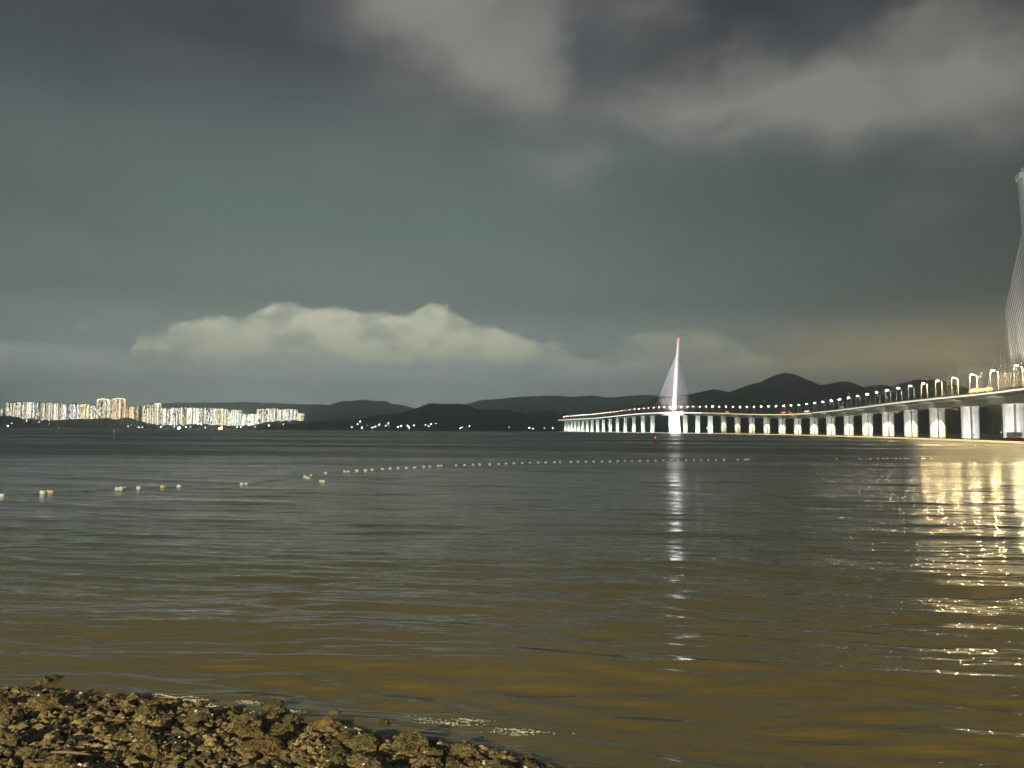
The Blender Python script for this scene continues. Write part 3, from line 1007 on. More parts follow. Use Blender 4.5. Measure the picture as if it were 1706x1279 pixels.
# pylons and stay cables
def pylon(yb, base_w, top, mast_top, wid, cab_lo, cab_hi, fans, name_far, lean):
    P, T, N = by_y(yb)
    ang = math.atan2(N.y, N.x)
    root = empty('pylon', (P.x, P.y, 0), ang)
    root.parent = bridge
    h = P.z
    # broad pier below the deck
    b_ = MB()
    w, d = base_w / 2, base_w * .32
    b_.prism([(-w, -d * .6), (-w * .7, -d), (w * .7, -d), (w, -d * .6), (w, d * .6), (w * .7, d), (-w * .7, d), (-w, d * .6)], .8, h - 4.85,
             top=[(-w * .82, -d * .5), (-w * .6, -d * .8), (w * .6, -d * .8), (w * .82, -d * .5), (w * .82, d * .5), (w * .6, d * .8), (-w * .6, d * .8), (-w * .82, d * .5)])
    b_.build('base', 'pylon_paint', root)
    MB().prism([(-w * 1.15, -d * 1.2), (w * 1.15, -d * 1.2), (w * 1.15, d * 1.2), (-w * 1.15, d * 1.2)], -3, .78).build('footing', 'dark_concrete', root)
    # leaning shaft in two tones of section
    sh = MB()
    n = 10
    for i in range(n + 1):
        q = i / n
        z = h + .06 + (top - h) * q
        ww = wid * (1 - .42 * q) / 2
        dd = wid * (1.5 - .7 * q) / 2
        yy = -lean * q
        sh.v += [(-ww, yy - dd * .6, z), (-ww * .5, yy - dd, z), (ww * .5, yy - dd, z), (ww, yy - dd * .6, z), (ww, yy + dd * .6, z), (ww * .5, yy + dd, z), (-ww * .5, yy + dd, z), (-ww, yy + dd * .6, z)]
    for i in range(n):
        for k in range(8):
            a, c_ = i * 8 + k, i * 8 + (k + 1) % 8
            sh.f.append((a, c_, c_ + 8, a + 8))
            sh.mi.append(0)
    sh.f.append(tuple(range(n * 8, n * 8 + 8)))
    sh.mi.append(0)
    sh.build('shaft', 'pylon_paint', root)
    MB().box((0, -lean, top + 1.2), (wid * .7, wid * .95, 2.4)).tube([(0, -lean, top + 2.4), (0, -lean, mast_top)], [.5, .18], 6).build('mast', 'pylon_paint', root)
    for dz_ in (3.2, 7.5):
        if top + dz_ < mast_top and name_far:
            MB().lathe([(.4, -.8), (1.0, 0), (.4, .8)], 8, c=(0, -lean, top + dz_)).build('beacon', 'red_lamp', root)
    # cables
    for (sgn, n_c, d0, d1, za, zb) in fans:
        for k in range(n_c):
            q = k / (n_c - 1)
            zt = za + (zb - za) * q
            s = s_of(yb) + sgn * (d0 + (d1 - d0) * q)
            Pd, Td, Nd = by_s(s)
            qq = (zt - h) / (top - h)
            tp = P - T * (lean * qq) + T * (sgn * wid * (1.2 - .7 * qq) / 2)
            MB().tube([(tp.x, tp.y, zt), tuple(Pd + Vector((0, 0, .3)))], .30 if name_far else .12, 5).build('cable', 'cable_sheath', bridge)
    return root, P, T, N, h


TF, Pf, Tf, Nf, hf = pylon(1400, 21, 161, 174, 7.0, 0, 0, [(1, 14, 16, 118, 62, 146), (-1, 14, 16, 100, 62, 138)], True, 24)
TN, Pn, Tn, Nn, hn = pylon(296, 16, 109.5, 114.5, 5.6, 0, 0, [(1, 22, 30, 76, 28, 92), (-1, 14, 20, 110, 36, 92)], False, -20)
q = Pf - Tf * 34 - Nf * 74
added_plat = empty('added_flood_platform', (q.x, q.y, 0))  # added platform, placed so its floods light shaft and both cable fans evenly
MB().tube([(0, 0, -3), (0, 0, 2.2)], .7, 10).build('added_pile', 'dark_concrete', added_plat)
MB().box((0, 0, 2.4), (3.4, 3.4, .36)).build('platform', 'concrete', added_plat)  # deck of the added platform
for fxx in (-.9, .9):
    MB().box((fxx, 0, 2.95), (.7, .5, .6)).build('floodlight', 'dark_steel', added_plat)  # added floodlight housing on the added platform
for (tgt, w, cone, fxx) in ((80, 1.9e6, 84, -.9), (140, 1.5e6, 34, .9)):
    tq = Pf + Vector((0, 0, tgt - hf)) - Tf * (24 * (tgt - hf) / (161 - hf))
    spot('added_pylon_flood', (fxx, 0, 3.6), tq - Vector((q.x, q.y, 0)), w, (1, .95, .98), cone, .5, .4, added_plat)  # added lamp on the added platform
tag(added_plat, 'small added floodlight platform in the water left of the far pylon', 'platform')
q = Pf - Tf * 30 - Nf * 8
spot('added_pylon_flood', (q.x, q.y, 3), Pf + Vector((0, 0, 16 - hf)), 7e5, (.93, 1, .97), 80, .4, .4, bridge)  # added lamp with no fixture, lights the far pylon base
for (a, n_, tgt, w) in ((30, -8.4, 90, 5e4), (44, -8.4, 104, 4.5e4), (86, -8.4, 84, 2.0e5)):
    Pq, Tq, Nq = by_s(s_of(296) + a)
    q = Pq + Nq * n_
    spot('added_pylon_flood', (q.x, q.y, Pq.z + 2.2), Pn + Vector((0, 0, tgt - hn)) + Tn * (8 if a < 80 else 58), w, (1, .92, .84), 62, .5, .4, bridge)  # added lamps with no fixture, brighten near pylon and cables

# added glowing band along the footings, in place of light on the water
glow_band = empty('water_glow_band', (0, 0, 0))
tag(glow_band, 'added glowing band standing in for light on the water along the bridge piers', 'glow_band')


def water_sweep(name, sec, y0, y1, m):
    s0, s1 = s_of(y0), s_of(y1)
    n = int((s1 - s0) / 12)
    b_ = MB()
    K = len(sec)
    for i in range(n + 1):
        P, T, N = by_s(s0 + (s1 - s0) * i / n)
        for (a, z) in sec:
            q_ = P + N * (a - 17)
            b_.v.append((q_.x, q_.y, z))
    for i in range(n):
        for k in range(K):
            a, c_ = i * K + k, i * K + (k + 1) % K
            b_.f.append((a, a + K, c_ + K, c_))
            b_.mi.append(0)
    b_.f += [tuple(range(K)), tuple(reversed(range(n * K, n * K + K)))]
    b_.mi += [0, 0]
    return b_.build(name, m, glow_band)


water_sweep('glow_band_base', [(-.6, -.3), (-.6, .25), (.6, .25), (.6, -.3)], 120, 2380, 'dark_concrete')
water_sweep('glow_strip', [(-.7, .1), (-.7, .75), (-.5, .85), (-.5, .1)][::-1], 120, 1220, 'water_glow_yellow')
water_sweep('glow_strip', [(-.7, .1), (-.7, .75), (-.5, .85), (-.5, .1)][::-1], 1222, 2380, 'water_glow_white')

# ------------------------------------------------------------------ street lamps on the bridge: hooped twin-leg posts
def lamp_proto(mname):
    root = empty('street_lamp')
    MB().tube([(0, 0, 0), (0, 0, 9.0)], [.26, .18], 6).build('pole', 'lamp_paint', root)
    MB().tube([(3.2, 0, 0), (3.2, 0, 8.6)], [.26, .18], 6).build('pole', 'lamp_paint', root)
    pts = [(1.6 - 1.6 * math.cos(w), 0, 8.9 + 1.15 * math.sin(w) - .3 * w / math.pi) for w in np.linspace(0, math.pi, 9)]
    MB().tube(pts, .2, 6).build('arm', 'lamp_paint', root)
    hd = MB().lathe([(.12, .22), (.5, .1), (.62, -.1), (.35, -.28)], 8)
    o = hd.build('lamp_head', mname, root, True)
    o.location = (1.1, 0, 9.95)
    o.scale = (1.35, .8, 1)
    if mname == 'lamp_bright':
        l = bpy.data.lights.new('lamp_bulb', 'SPOT')
        l.energy = 10500
        l.spot_size = R(179)
        l.spot_blend = 0.0
        l.color = (1.0, .74, .34)
        l.shadow_soft_size = .3
        lo_ = bpy.data.objects.new('lamp_bulb', l)
        col.objects.link(lo_)
        lo_.parent = root
        lo_.location = (1.1, 0, 9.25)
    return root


protos = {}
k = 0
s = s_of(335) - 30 * 4
s_end = s_of(2395)
while s < s_end:
    P, T, N = by_s(s)
    y = P.y
    kind = 'lamp_bright' if y < 462 else 'lamp_white' if y < 760 else 'lamp_pink' if (1120 < y < 1230 or 1400 < y < 1740) else 'lamp_warm'
    if kind not in protos:
        protos[kind] = lamp_proto(kind)
        o = protos[kind]
    else:
        o = copy_tree(protos[kind])
    q = P + N * (-HW + .62)
    o.location = (q.x, q.y, P.z + .05)
    o.rotation_euler = (0, 0, math.atan2(N.y, N.x))
    u_ = None
    k += 1
    hue = {'lamp_bright': 'blazing', 'lamp_white': 'white', 'lamp_warm': 'warm', 'lamp_pink': 'pinkish'}[kind]
    tag(o, f'hooped bridge street lamp with {hue} light, {ordinal(max(1, k - 3))} from the right edge' if k > 3 else f'hooped white street lamp by the near pylon, right of the frame edge {ordinal(k)}', 'street lamp', 'street lamps along the bridge')
    s += 30.0


# ------------------------------------------------------------------ traffic on the bridge
def wheel(parent, x, y, r_):
    b_ = MB().tube([(x, y - .14, r_), (x, y + .14, r_)], r_, 12)
    w = b_.build('wheel', 'rubber', parent)
    MB().tube([(x, y - .16, r_), (x, y + .16, r_)], r_ * .55, 10).build('rim', 'steel', w)


def vehicle(kind, y, lane, label, paint, win, cat):
    P, T, N = by_y(y)
    q = P + N * lane
    root = empty({'bus': 'bus', 'truck': 'truck', 'car': 'car'}[kind], (q.x, q.y, P.z + .07), math.atan2(T.y, T.x))
    if kind == 'car':
        L, W, H = 4.5, 1.8, 1.5
        b_ = MB()
        b_.prism([(-L / 2, -W / 2), (L / 2, -W / 2), (L / 2, W / 2), (-L / 2, W / 2)], .3, .85)
        b_.prism([(-L * .46, -W * .48), (L * .25, -W * .48), (L * .25, W * .48), (-L * .46, W * .48)], .85, H, top=[(-L * .34, -W * .4), (L * .08, -W * .4), (L * .08, W * .4), (-L * .34, W * .4)])
        bo = b_.build('body', paint, root)
        MB().box((-L * .13, 0, 1.17), (L * .34, W * .93, .32)).build('window', 'glass_dark', bo)
        axles = (-1.35, 1.35)
        zt = .75
    else:
        L, W, H = (11.0, 2.5, 3.3) if kind == 'bus' else (11.5, 2.5, 3.7)
        if kind == 'bus':
            bo = MB().prism([(-L / 2, -W / 2), (L / 2, -W / 2), (L / 2, W / 2), (-L / 2, W / 2)], .4, H, top=[(-L / 2 + .1, -W / 2 + .12), (L / 2 - .35, -W / 2 + .12), (L / 2 - .35, W / 2 - .12), (-L / 2 + .1, W / 2 - .12)]).build('body', paint, root)
            for sx in (-1, 1):
                for kx in range(6):
                    MB().box((-L / 2 + 1.2 + kx * 1.68, sx * (W / 2 - .03), 2.15), (1.5, .12, 1.1)).build('window', win, bo)
            MB().box((-L / 2 + .02, 0, 2.2), (.12, W * .8, 1.0)).build('rear_window', win, bo)
        else:
            MB().box((-1.3, 0, 2.35), (8.8, W, 2.7)).build('cargo_box', paint, root)
            cb_ = MB().prism([(3.3, -W * .48), (L / 2, -W * .48), (L / 2, W * .48), (3.3, W * .48)], .6, 2.9, top=[(3.3, -W * .46), (L / 2 - .5, -W * .46), (L / 2 - .5, W * .46), (3.3, W * .46)]).build('cab', paint, root)
            MB().box((L / 2 - .9, 0, 2.15), (.9, W * .97, .7)).build('window', 'glass_dark', cb_)
            MB().box((-.4, 0, .8), (10, 1.0, .3)).build('chassis', 'dark_steel', root)
            for zz in (3.55, 1.15):
                for sy in (-1, 1):
                    MB().box((-5.78, sy * 1.0, zz), (.08, .22, .14)).build('marker_lamp', win, root)
        axles = (-L * .3, L * .33)
        zt = 1.1
    for a in axles:
        for sy in (-1, 1):
            wheel(root, a, sy * (W / 2 - .1), .34 if kind == 'car' else .5)
    for sy in (-1, 1):
        MB().box((-L / 2 - .04, sy * W * .38, zt), (.1, .42, .26)).build('tail_light', 'red_lamp', root)
    return tag(root, label, cat)


vehicle('bus', 352, -5.2, 'yellow-lit coach near the right edge of the bridge deck', 'bus_paint', 'bus_window', 'bus')
vehicle('bus', 366, -5.4, 'yellow coach following behind the rightmost coach on the bridge', 'bus_paint', 'bus_window', 'bus')
vehicle('car', 384, -5.2, 'dark car with red tail lights behind the yellow coaches', 'car_dark', '', 'car')
vehicle('truck', 690, -5.2, 'pale box truck on the near half of the bridge', 'truck_white', 'bus_window', 'truck')
vehicle('car', 728, -5.2, 'silver car with red tail lights behind the pale truck', 'car_silver', '', 'car')
vehicle('bus', 812, -5.2, 'white coach with bright windows at the low point of the bridge', 'truck_white', 'white_window', 'bus')
vehicle('truck', 880, -5.2, 'orange box truck behind the white coach', 'truck_orange', 'orange_window', 'truck')
vehicle('bus', 902, -5.4, 'orange-lit coach behind the orange box truck', 'truck_orange', 'orange_window', 'bus')
vehicle('bus', 1135, -5.2, 'orange-lit coach just right of the far pylon cables', 'truck_orange', 'orange_window', 'bus')
vehicle('bus', 1345, -5.2, 'yellow-lit coach at the foot of the far pylon', 'bus_paint', 'bus_window', 'bus')
for i, y in enumerate((1480, 1540, 1585, 1600, 1640, 1660, 1690, 1705, 1760)):
    vehicle('car', y, -5.0, f'distant car left of the far pylon, {ordinal(i + 1)} counted leftwards', 'car_silver', '', 'car')
for i, y in enumerate((2235, 2262, 2290, 2310, 2335, 2352, 2375)):
    vehicle('car', y, -5.0, f'tiny car with red lights at the bridge far end, {ordinal(i + 1)} from the right', 'car_dark', '', 'car')
for i, y in enumerate((2300, 2330, 2358, 2382)):
    vehicle('truck', y, -1.6, f'tiny red-marked truck at the bridge far end, {ordinal(i + 1)} from the right', 'truck_orange', 'red_lamp', 'truck')
for i, y in enumerate((1622, 1668, 1720)):
    vehicle('truck', y, -1.6, f'distant red-lit truck left of the far pylon, {ordinal(i + 1)} counted leftwards', 'truck_orange', 'red_lamp', 'truck')

# red barge moored under the near end of the bridge
p = at(1706, 735, 318)
bg_ = empty('barge', (p.x, 318, 0), R(12))
MB().prism([(-8, -2.6), (7.2, -2.6), (8.6, 0), (7.2, 2.6), (-8, 2.6)], -.4, 1.9, top=[(-8.3, -2.9), (7.6, -2.9), (9.2, 0), (7.6, 2.9), (-8.3, 2.9)]).build('hull', 'hull_red', bg_)
MB().box((-4.5, 0, 3.0), (4.2, 3.6, 2.2)).box((-4.5, 0, 4.18), (4.8, 4.2, .16)).build('cabin', 'boat_white', bg_)
for x in (-5.8, -4.5, -3.2):
    MB().box((x, -1.82, 3.3), (.8, .06, .7)).build('window', 'glass_dark', bg_)
MB().tube([(5, 0, 1.9), (5, 0, 5.5)], .08, 6).build('mast', 'steel', bg_)
MB().box((-1.2, -2.95, 2.15), (6.0, .1, .3)).build('glow_strip', 'orange_window', bg_)
tag(bg_, 'red barge moored by the pier at the right edge', 'barge')

# ------------------------------------------------------------------ float line across the bay
FL = [(3, 827, 1.1), (71, 822, 1.35), (78, 821.2, 1.35), (85, 821, 1.2), (195, 815.3, 1.1), (201.5, 815, 1.2), (207, 814.2, 1.0), (231, 813.7, 1.15), (271, 812, 1.2), (298, 811, 1.1), (403, 807, 1.1), (410, 806.7, .8), (508, 795, 1.1), (513, 797, 1.2), (518, 792.4, .9), (534, 802.2, .9), (538.5, 803, 1.1), (542, 789, 1.2),
      (574, 786.5, .9), (580, 786.3, .9), (594, 785, 1.1), (609, 784.5, 1.1), (620, 783.4, 1), (637, 782.2, 1), (650, 781.5, 1), (663, 780.6, 1), (677, 780, 1), (691, 779.4, 1), (706, 778.4, 1), (716, 778, .9), (730, 777, 1), (735, 776.8, 1), (760, 776, 1), (774, 775.5, 1), (788, 774.8, 1), (799, 774.5, 1), (816, 774, 1.05),
      (831, 773.5, 1), (843, 773, 1), (856, 772.6, 1), (870, 772.2, 1), (883, 771.8, 1), (897, 771.5, 1), (909, 771.2, 1), (924, 770.8, 1.1), (933, 770.6, .9), (951, 770.2, 1), (963, 770, 1), (976, 769.7, 1), (989, 769.5, 1), (1003, 769.2, 1), (1016, 769, 1), (1029, 768.8, 1), (1041, 768.6, 1), (1053, 768.5, 1), (1066, 768.2, 1),
      (1079, 768, 1), (1092, 767.8, 1), (1105, 767.7, 1), (1118, 767.6, 1), (1130, 767.4, 1), (1143, 767.3, 1), (1156, 767.2, .9), (1168, 767.1, .9), (1180, 767, .9), (1193, 767, .9), (1206, 766.8, 1.2), (1229, 766.6, 1), (1242, 766.3, 1.1), (1246.5, 766.2, 1.1), (1394, 765, .8), (1432, 764.7, 1), (1450, 764.6, .9), (1463, 764.6, .8),
      (1472, 764.6, .9), (1478, 764.5, .9), (1493, 764.5, .8), (1500, 764.5, .8), (1508, 764.5, .9), (1513, 764.5, .9), (1540, 764.2, .8), (1552, 764.2, .8)]
fm = MB().lathe([(.05, -.16), (.15, -.13), (.205, -.02), (.21, .04), (.165, .15), (.07, .205)], 14).mesh('float_body', 'float_white', True)
fmo = MB().lathe([(.05, -.16), (.15, -.13), (.205, -.02), (.21, .04), (.165, .15), (.07, .205)], 14).mesh('float_body', 'float_orange', True)
fc = MB().lathe([(.05, .2), (.07, .22), (.05, .26)], 8).mesh('eyelet', 'dark_steel')
fpos = []
for i, (u, v, sc_) in enumerate(FL):
    q = on_water(u, v, .02)
    fpos.append(q)
    root = empty('float', (q.x, q.y, .04), random.uniform(0, 6))
    orange = u in (271, 85)
    link('float_body', fmo if orange else fm, root)
    link('eyelet', fc, root)
    root.scale = (sc_ * (.66 if u < 560 else .85),) * 3
    root.rotation_euler = (random.uniform(-.3, .3), random.uniform(-.3, .3), random.uniform(0, 6))
    c_ = 'yellowish' if orange else 'white'
    if u < 100:
        lb = f'{c_} float in the nearest cluster at the left edge, {ordinal(i + 1)} from the left'
    elif u < 560:
        lb = f'{c_} float on the loose left part of the line, {ordinal(i + 1)} from the left edge'
    elif u < 1300:
        lb = f'small white float on the long even line, {ordinal(i - 17)} after the gap'
    else:
        lb = f'faint float right of the pylon reflection, {ordinal(i - 69)} in that stretch'
    tag(root, lb, 'float', 'floats on the line across the water')
rp = MB()
order = [q for q in fpos if True]
pts = [Vector((q.x, q.y, .05)) for q, (u, v, s_) in zip(fpos, FL) if not (500 < u < 541 and v > 794)]
dense = []
for a, c_ in zip(pts[:-1], pts[1:]):
    for w in (0, .5):
        m_ = a.lerp(c_, w)
        dense.append((m_.x, m_.y, .055 if w == 0 else .03))
dense.append(tuple(pts[-1]))
rp.tube(dense, .012, 5)
tag(rp.build('rope', 'rope'), 'dark rope tying the row of floats together', 'rope')


# ------------------------------------------------------------------ rocks at the water's edge
def rock_mesh(seed, sub, sx, sy, sz, rough_, m):
    v, f = ico(sub)
    out = []
    for p in v:
        p = Vector(p)
        n1 = noise.noise(p * 1.1 + Vector((seed * 7.1, 0, 0)))
        n2 = noise.fractal(p * 3.2 + Vector((0, seed * 5.3, 0)), .9, 2.1, 5)
        n3 = abs(noise.noise(p * 7 + Vector((0, 0, seed * 3.3))))
        cellv = noise.voronoi(p * 2.6 + Vector((seed, seed * 2, 0)))[0][0]
        r_ = 1 + .38 * n1 + rough_ * (.20 * n2 + .16 * n3) + .28 * (cellv - .3)
        out.append((p.x * r_ * sx, p.y * r_ * sy, p.z * r_ * sz))
    me_ = bpy.data.meshes.new('rock')
    me_.from_pydata(out, [], f)
    me_.materials.append(MATS[m])
    return me_


VAR = {}
for m_, n_ in (('rock_brown', 7), ('rock_olive', 7), ('rock_pale', 3), ('rock_orange', 2)):
    VAR[m_] = [rock_mesh(i * 1.7 + len(m_), 4, random.uniform(.85, 1.2), random.uniform(.8, 1.1), random.uniform(.6, .9), 1.0 if 'pale' not in m_ else .55, m_) for i in range(n_)]


def put_rock(x, y, r_, m_, label, group=None, sink=.35, zmin=None):
    o = link('rock', random.choice(VAR[m_]))
    z = ground_z(x, y) + r_ * (.6 - sink)
    if zmin is not None:
        z = max(z, zmin)
    o.location = (x, y, z)
    o.scale = (r_ * random.uniform(.85, 1.2), r_ * random.uniform(.85, 1.2), r_ * random.uniform(.8, 1.15))
    o.rotation_euler = (random.uniform(-.5, .5), random.uniform(-.5, .5), random.uniform(0, 6.28))
    return tag(o, label, 'rock', group)


def shore_pt(u, v, h=.0):
    """where the sight line meets the beach or the water"""
    d = pdir(u, v)
    t_ = 2.0
    while t_ < 60:
        p_ = CAM + d * t_
        if p_.z <= max(ground_z(p_.x, p_.y), 0) + h:
            break
        t_ += .02
    return p_


SPOS = []
SPECIAL = [(460, 1182, .17, 'rock_olive', 'olive rock standing alone in the water right of the beach hump'), (541, 1216, .17, 'rock_orange', 'angular orange-tan rock with a pale sharp top'), (556, 1207, .10, 'rock_brown', 'small brown rock touching the angular orange-tan rock'),
           (637, 1201, .13, 'rock_olive', 'flat wet rock lying alone in the shallows'), (555, 1181, .10, 'rock_pale', 'low pale rock awash beyond the angular orange rock'), (331, 1194, .13, 'rock_olive', 'knobbly rock in the shallows just beside the breaking foam'),
           (268, 1173, .10, 'rock_pale', 'small yellowish stone on top of the left hump'), (219, 1170, .09, 'rock_orange', 'small pinkish stone at the water left of the yellowish one'), (72, 1129, .11, 'rock_olive', 'outermost low rock awash in the water at far left'), (93, 1126, .07, 'rock_olive', 'small rock touching the outermost low rock'),
           (48, 1155, .08, 'rock_pale', 'small pale rock in the water near the left edge'), (78, 1180, .19, 'rock_brown', 'large brown mound-shaped rock near the left edge'), (246, 1190, .21, 'rock_olive', 'large oyster-crusted hump at the waterline'), (405, 1220, .21, 'rock_brown', 'large upright ridged rock in the middle of the beach'),
           (447, 1246, .19, 'rock_orange', 'rusty brown slab leaning beside the dark hollow'), (420, 1248, .17, 'rock_pale', 'tan pointed stone left of the dark hollow'), (228, 1229, .13, 'rock_orange', 'reddish orange stone amid the dark rubble'), (770, 1256, .19, 'rock_olive', 'oyster-crusted rock near the right end of the beach'),
           (880, 1268, .09, 'rock_brown', 'last small rock at the right tip of the beach'), (820, 1277, .09, 'rock_pale', 'pale stone cut by the bottom edge'), (2, 1178, .14, 'rock_orange', 'orange rock cut by the left edge'), (680, 1252, .17, 'rock_olive', 'rough rock in the middle of the right rubble spit'), (600, 1245, .2, 'rock_olive', 'broad crusted rock right below the angular orange rock')]
for (u, v, r_, m_, lb) in SPECIAL:
    p_ = shore_pt(u, v, r_ * .3)
    SPOS.append((p_.x, p_.y))
    put_rock(p_.x, p_.y, r_, m_, lb, None, .35, -.05 if r_ > .08 else -.02)
SHORT = ['lone olive rock', 'angular orange rock', 'small touching rock', 'flat wet rock', 'low pale rock awash', 'knobbly foam-side rock', 'yellowish hump stone', 'pinkish stone at the water',
         'outermost low rock', 'small outermost rock', 'pale left-edge rock', 'brown mound rock', 'crusted hump', 'upright ridged rock', 'rusty leaning slab', 'tan pointed stone', 'reddish stone', 'crusted right-end rock',
         'last right-tip rock', 'pale bottom-edge stone', 'orange left-edge rock', 'rough spit rock', 'broad rock']
pend = []
placed = []
tries = 0
while len(placed) < 268 and tries < 20000:
    tries += 1
    x = random.uniform(-9.0, 1.0)
    ysh = float(np.interp(x, SX, SY))
    y = random.uniform(7.4, ysh + .12)
    r_ = min(.17, random.lognormvariate(math.log(.088), .42))
    if y > ysh - .15:
        r_ *= .75
    if any((x - a) ** 2 + (y - b2) ** 2 < (.72 * (r_ + c_)) ** 2 for a, b2, c_ in placed):
        continue
    placed.append((x, y, r_))
    m_ = random.choices(['rock_brown', 'rock_olive', 'rock_pale', 'rock_orange'], [.45, .42, .09, .04])[0]
    size = 'small' if r_ < .09 else 'mid-sized' if r_ < .15 else 'larger'
    hue = {'rock_brown': 'dark brown', 'rock_olive': 'olive brown', 'rock_pale': 'tan', 'rock_orange': 'rust-coloured'}[m_]
    best = min(range(len(SPOS)), key=lambda q: (SPOS[q][0] - x) ** 2 + (SPOS[q][1] - y) ** 2)
    ddx, ddy = x - SPOS[best][0], y - SPOS[best][1]
    rel = ('right of' if ddx > 0 else 'left of') if abs(ddx) > abs(ddy) else ('beyond' if ddy > 0 else 'in front of')
    pend.append((math.hypot(ddx, ddy), x, y, r_, m_, size, hue, rel, SHORT[best]))
pend.sort(key=lambda q: q[0])
seen = {}
for (dd, x, y, r_, m_, size, hue, rel, sh_) in pend:
    key = (size, hue, rel, sh_)
    seen[key] = seen.get(key, 0) + 1
    c_ = seen[key]
    lb = f'{size} {hue} stone {rel} the {sh_}' + ('' if c_ == 1 else f', {ordinal(c_)} nearest')
    put_rock(x, y, r_, m_, lb, 'loose shell-crusted stones of the beach rubble')

V, Fc, o_ = [], [], 0
v0, f0 = ICO1
for i in range(15000):
    x = random.uniform(-9.5, 1.3)
    ysh = float(np.interp(x, SX, SY))
    y = random.uniform(7.3, ysh + .1)
    r_ = .016 + .058 * random.random() ** 2
    v_ = v0 * (1 + rng.uniform(-.35, .35, (len(v0), 1))) * np.array([r_ * random.uniform(.7, 1.5), r_ * random.uniform(.7, 1.5), r_ * random.uniform(.5, 1)]) + np.array([x, y, ground_z(x, y) + r_ * .4 + random.uniform(0, .03)])
    V.append(v_)
    Fc += [tuple(q + o_ for q in f) for f in f0]
    o_ += len(v0)
me = bpy.data.meshes.new('shingle')
me.from_pydata(np.concatenate(V).tolist(), [], Fc)
me.materials.append(MATS['pebble'])
tag(link('shingle', me), 'fine dark shingle and broken shell between the rocks', 'shingle', kind='stuff')

V, Fc, o_ = [], [], 0
for i in range(1500):
    x, y, r0 = random.choice(placed)
    a_ = random.uniform(0, 6.28)
    rr = r0 * random.uniform(.2, 1.0)
    x2, y2 = x + rr * math.cos(a_), y + rr * math.sin(a_)
    z2 = ground_z(x, y) + r0 * (.25 + .75 * math.sqrt(max(0, 1 - (rr / r0) ** 2 * .8)))
    s_ = random.uniform(.008, .022)
    e = Matrix.Rotation(random.uniform(0, 6.28), 3, 'Z') @ Matrix.Rotation(random.uniform(-.9, .9), 3, 'X')
    quad = [Vector((-s_, -s_ * .6, 0)), Vector((s_, -s_ * .5, .3 * s_)), Vector((s_ * 1.1, s_ * .6, 0)), Vector((-s_ * .7, s_ * .8, .35 * s_)), Vector((0, 0, -.4 * s_))]
    V += [tuple(e @ p_ + Vector((x2, y2, z2))) for p_ in quad]
    Fc += [(o_, o_ + 1, o_ + 2, o_ + 3), (o_ + 1, o_, o_ + 4), (o_ + 2, o_ + 1, o_ + 4), (o_ + 3, o_ + 2, o_ + 4), (o_, o_ + 3, o_ + 4)]
    o_ += 5
me = bpy.data.meshes.new('oyster_shells')
me.from_pydata(V, [], Fc)
me.materials.append(MATS['shell'])
tag(link('oyster_shells', me), 'tiny pale oyster shells stuck on the rocks', 'shells', kind='stuff')

a, c_ = shore_pt(85, 1253, .12), shore_pt(152, 1257, .14)
mb = MB().tube([a, a.lerp(c_, .35) + Vector((0, 0, .012)), a.lerp(c_, .7) + Vector((0, .02, .0)), c_], [.012, .016, .014, .008], 7)
tag(mb.build('stick', 'driftwood', smooth=True), 'thin weathered stick lying across the rubble near the left', 'stick')


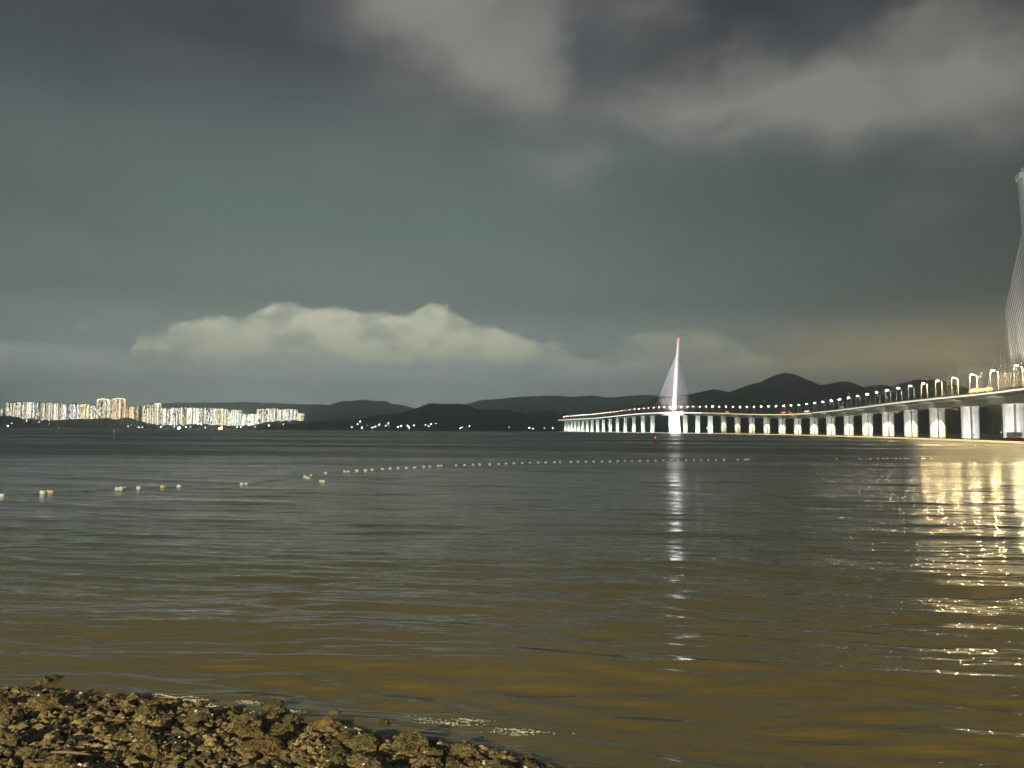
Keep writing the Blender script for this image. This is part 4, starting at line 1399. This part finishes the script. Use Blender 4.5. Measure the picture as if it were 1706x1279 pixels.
# foam thrown up at the rocks: loose clusters of small bubbles
fmat = mat('foam', (.66, .61, .50), .6, var=.15, vscale=25)
V, Fc, o_ = [], [], 0
for (u, v, n_, su, sv) in ((303, 1167, 260, 14, 5), (340, 1181, 160, 26, 5), (385, 1189, 80, 18, 3), (748, 1207, 34, 16, 2.5), (777, 1202, 30, 11, 2), (712, 1199, 12, 16, 3), (865, 1222, 60, 16, 4), (470, 1186, 50, 10, 2), (413, 1172, 30, 8, 2)):
    for i in range(n_ * 3):
        fi = i % 5
        tt = random.gauss(0, 1)
        q = on_water(u + su * (1.4 * tt + .5 * math.sin(fi * 2.1)), v + sv * (.9 * math.sin(fi * 1.7 + u) + .35 * math.sin(tt * 2.2 + fi)) + .10 * su * tt + random.gauss(0, .35), 0)
        r_ = random.uniform(.002, .006)
        V.append(v0 * np.array([r_ * 2.6, r_ * 1.2, r_ * .7]) + np.array([q.x, q.y, .012 + random.uniform(0, .014)]))
        Fc += [tuple(k2 + o_ for k2 in f) for f in f0]
        o_ += len(v0)
me = bpy.data.meshes.new('foam')
me.from_pydata(np.concatenate(V).tolist(), [], Fc)
me.materials.append(fmat)
tag(link('foam', me), 'white foam breaking on the rocks at the waterline', 'foam', kind='stuff')

# ------------------------------------------------------------------ assumed floodlight mast behind the viewer, unseen, added to light beach and near water
fx_, fy_ = -22.0, -78.0
gz = ground_z(fx_, fy_)
mast = empty('assumed_floodlight_mast', (fx_, fy_, gz))
MB().tube([(0, 0, 0), (0, 0, 26)], [.28, .14], 10).build('pole', 'steel', mast)
MB().box((0, 0, 26), (3.2, .2, .2)).build('crossbar', 'steel', mast)
for x in (-1.3, -.45, .45, 1.3):
    lh = MB().box((x, .35, 26.2), (.6, .35, .5)).build('lamp_head', 'dark_steel', mast)
    MB().box((x, .55, 26.2), (.5, .04, .4)).build('lens', 'lamp_flood', lh)
spot('assumed_mast_lamp', (0, .9, 26.2), (22, 150, -8), 540000, (1.0, .86, .50), 100, .5, .5, mast)  # assumed lamp, set back so its light also reaches the floats
tag(mast, 'tall assumed floodlight mast on the promenade, unseen behind the viewer', 'floodlight mast')

# ------------------------------------------------------------------ haze over the bay
hz = MB().box((0, 4300, 268), (20000, 10600, 540)).build('haze', 'concrete')
hz.data.materials.clear()
hm = bpy.data.materials.new('haze')
hm.use_nodes = True
hn_ = hm.node_tree
hn_.nodes.clear()
vo_ = hn_.nodes.new('ShaderNodeVolumePrincipled')
vo_.inputs['Color'].default_value = (.86, .95, 1.0, 1)
vo_.inputs['Density'].default_value = 2.6e-4
vo_.inputs['Anisotropy'].default_value = .82
vo_.inputs['Density Attribute'].default_value = ''
mo_ = hn_.nodes.new('ShaderNodeOutputMaterial')
hn_.links.new(vo_.outputs[0], mo_.inputs['Volume'])
hz.data.materials.append(hm)
tag(hz, 'thin night haze hanging over the whole bay', 'haze', kind='stuff')
